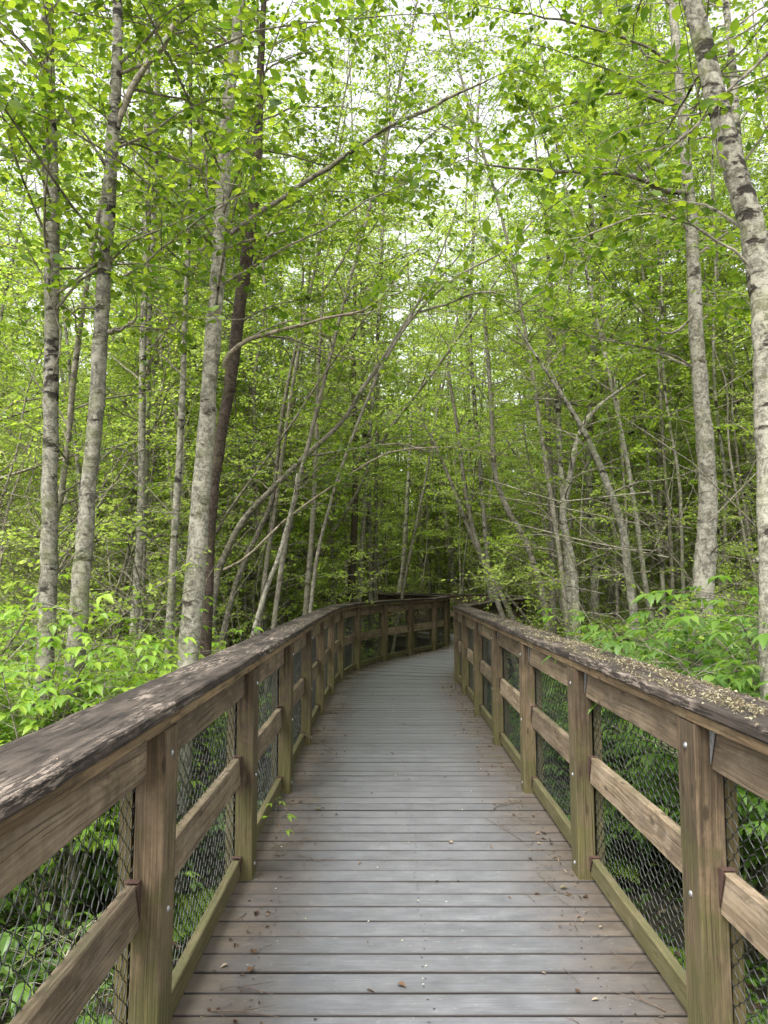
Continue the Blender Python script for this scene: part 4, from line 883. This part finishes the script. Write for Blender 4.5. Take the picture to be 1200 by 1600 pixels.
# ---- things lying on the boardwalk
def deck_litter():
    rg = np.random.default_rng(61); la = Acc()
    def edge(y, side):
        Pn = np.array([k[0] if side < 0 else k[1] for k in KN]); return np.interp(y, Pn[:13, 1], Pn[:13, 0])
    P = []; 
    for side in (-1, 1):
        n = 1500; y = 2.0+15*rg.random(n)**.9; clump = np.sin(y*3.1+side)+np.sin(y*7.7); k = rg.random(n) < np.clip(.35+.25*clump, .05, 1); y = y[k]
        off = np.abs(rg.exponential(.085, len(y)))+.015; x = edge(y, side)-side*off; P.append(np.stack([x, y], 1))
    n = 120; y = 2.2+13*rg.random(n); f = rg.random(n); P.append(np.stack([edge(y, -1)*(1-f)+edge(y, 1)*f, y], 1))
    P = np.concatenate(P); n = len(P); s = .006+.030*rg.random(n)**1.6
    leaves(la, np.column_stack([P, np.full(n, .005)+s*.12]), np.stack([rg.normal(0, 1, n), rg.normal(0, 1, n), rg.normal(0, .15, n)], 1), rg.normal(0, .3, (n, 3))+[0, 0, 1], s, s*rg.uniform(.25, .8, n), fold=.5, droop=.25)
    tag(la.build('fallen_leaves', M['litter']), 'bits of dead leaves and catkins gathered along the boardwalk edges', 'leaf litter', kind='stuff')
    wa = Acc(); n = 420; side = rg.choice([-1, 1], n); y = 2.2+14.5*rg.random(n); x = np.where(side < 0, edge(y, -1), edge(y, 1))-side*(.02+rg.exponential(.09, n)); az = rg.uniform(0, 6.28, n); L = rg.uniform(.02, .13, n)
    A = np.column_stack([x, y, np.full(n, .006)]); D = np.column_stack([np.cos(az), np.sin(az), rg.uniform(-.01, .12, n)]); E = A+D*L[:, None]; B = (A+E)/2+rg.normal(0, .08, (n, 3))*L[:, None]*[1, 1, .3]; B[:, 2] = np.maximum(B[:, 2], .004)
    thin(wa, A, B, E, rg.uniform(.0009, .0022, n)); tag(wa.build('twig_litter', M['dry_twig']), 'crumbs of broken twigs along both edges of the boards', 'leaf litter', kind='stuff')
    la = Acc(); n = 230; y = 2.3+14*rg.random(n); f = rg.random(n); s = rg.uniform(.004, .012, n)
    leaves(la, np.column_stack([edge(y, -1)*(1-f)+edge(y, 1)*f, y, np.full(n, .004)]), np.stack([rg.normal(0, 1, n), rg.normal(0, 1, n), rg.normal(0, .1, n)], 1), rg.normal(0, .2, (n, 3))+[0, 0, 1], s, s*.7)
    tag(la.build('petals', leafmat('pale_petal', [(.45, .45, .33), (.62, .62, .52), (.30, .36, .10)], [(.4, .4, .3), (.5, .5, .4)], .2)), 'pale specks of petals and lichen scattered over the boards', 'petals', kind='stuff')
    # moss and catkin crumbs on the right cap
    la = Acc(); n = 26000; y = 1.0+7.0*rg.random(n)**1.15; t = rg.beta(1.5, 1.35, n); yy = np.interp(y, [.5, 5.4, 8.5, 9.9], [0, .005, .035, .045])
    dens = np.clip(1.15-(y-1)/6.0, .06, 1)*np.clip(.55+.5*np.sin(y*5+t*6)+.4*np.sin(y*13-t*9), .1, 1)
    k = rg.random(n) < dens; y, t, yy = y[k], t[k], yy[k]; n = len(y); x = .985+yy+t*.225-.008; s = .003+.013*rg.random(n)**2.2
    hgt = .012*np.clip(np.sin(y*9+t*5)+.6, 0, 1)*np.sin(np.clip(t, 0, 1)*math.pi)
    leaves(la, np.column_stack([x, y, 1.124+hgt*rg.random(n)+s*.2]), np.stack([rg.normal(0, 1, n), rg.normal(0, 1, n), rg.normal(0, .45, n)], 1), rg.normal(0, .6, (n, 3))+[0, 0, 1], s, s*rg.uniform(.3, .9, n), fold=.5, droop=.3)
    tag(la.build('moss_crumbs', M['mossbit']), 'pale moss and catkin crumbs covering the right handrail cap', 'moss', kind='stuff')
    la = Acc(); n = 260; y = .9+9*rg.random(n); x = -.67-.21*rg.random(n); s = rg.uniform(.002, .008, n)
    leaves(la, np.column_stack([x, y, np.full(n, 1.125)]), np.stack([rg.normal(0, 1, n), rg.normal(0, 1, n), rg.normal(0, .2, n)], 1), rg.normal(0, .3, (n, 3))+[0, 0, 1], s, s*.5)
    tag(la.build('cap_crumbs', M['litter']), 'a few brown crumbs lying on the left handrail cap', 'debris', kind='stuff')
    # individual sticks
    tw = [((-.60, 2.72), (-.36, 2.68), .0045, 'forked grey twig on the boards by the nearest left post'), ((-.60, 2.86), (-.40, 2.82), .004, 'thin brown twig above the forked one, left edge of the boards'),
          ((-.63, 4.3), (-.38, 4.42), .003, 'thin curved twig under the seedling at the left edge'), ((-.40, 4.15), (-.24, 4.10), .003, 'short dark twig lying alone left of the boardwalk middle'),
          ((.98, 2.72), (.83, 2.84), .004, 'short pale stick by the nearest right post'), ((.90, 3.65), (.78, 3.95), .0035, 'bent twig beside the second right post'),
          ((.80, 4.4), (.62, 4.85), .004, 'long thin twig along the right side before the third right post'), ((.93, 4.7), (.75, 4.9), .003, 'small dark twig next to the long thin twig on the right'),
          ((-.60, 6.2), (-.38, 6.45), .003, 'twig by the fourth left post'), ((-.55, 8.2), (-.2, 8.9), .003, 'long twig at the left edge before the bend'), ((.72, 5.0), (.93, 5.15), .006, 'broken piece of bark at the third right post')]
    for a, b, r, lb in tw:
        a = np.array([*a, .008]); b = np.array([*b, .010]); m1 = a*.6+b*.4+rg.normal(0, .02, 3)*[1, 1, .15]; P = smooth_poly([a, m1, b], 7); P[:, 2] = np.abs(P[:, 2])+r*.5; ac = Acc(); o = P[0].copy()
        r = r*.6; v, f = tube(P-o, np.linspace(r, r*.4, 7), 6, .1, rg); ac.add(v, f); Q = np.array([P[3], P[3]+(P[4]-P[3])*1.2+[.02, .03, .004], P[3]+(P[4]-P[3])*1.7+[.045, .05, .004]])-o
        v, f = tube(Q, [r*.6, r*.45, r*.25], 5); ac.add(v, f); q = ac.build('twig', M['dry_twig'], smooth=True); q.location = o; tag(q, lb, 'twig')
    lf_ = [((-.52, 3.12), 'curled brown leaf on the boards just past the nearest left post'), ((-.52, 2.98), 'small tan leaf below the curled brown one'), ((.86, 3.76), 'white crumpled scrap by the second right post'),
           ((-.43, 5.0), 'round pale leaf on the left boards by the third left post'), ((.05, 2.9), 'single tan leaf in the middle of the near boards')]
    for (x, y), lb in lf_:
        ac = Acc(); big_leaf(ac, np.array([[0, 0, .004]]), np.array([[rg.normal(), rg.normal(), .1]]), np.array([[.1, .1, 1.]]), [.042], [.030], fold=.5, droop=.1)
        q = ac.build('fallen_leaf', M['mossbit'] if 'white' in lb or 'pale' in lb else M['litter']); q.location = (x, y, .004); tag(q, lb, 'leaf')
    # seedling
    root = empty('seedling', (-.60, 4.2, 0), 'bright green seedling growing up between the boards by the second left post', 'seedling')
    ta = Acc(); la = Acc(); S = np.array([[0, 0, -.03], [.005, .01, .10], [.0, .0, .20], [.012, .01, .29]]); v, f = tube(smooth_poly(S, 9), np.linspace(.0028, .0015, 9), 6); ta.add(v, f)
    for z, az, l in ((.12, .2, .10), (.20, 3.0, .09), (.20, .1, .11), (.29, 1.5, .07), (.28, 4.0, .07), (.29, 5.5, .08)):
        B = np.array([[.006, .006, z]]); D = np.array([[math.cos(az), math.sin(az), .25]]); E = B+D*l*.32; thin(ta, B, (B+E)/2, E, [.0012])
        la = Acc(); compound(la, E, D*[1, 1, .3], rg, np.array([l*.46]), 3, .6, wa=ta); la.build('leaf', M['leaf_bright'], root)
    ta.build('stem', M['branch'], root, smooth=True)
deck_litter()
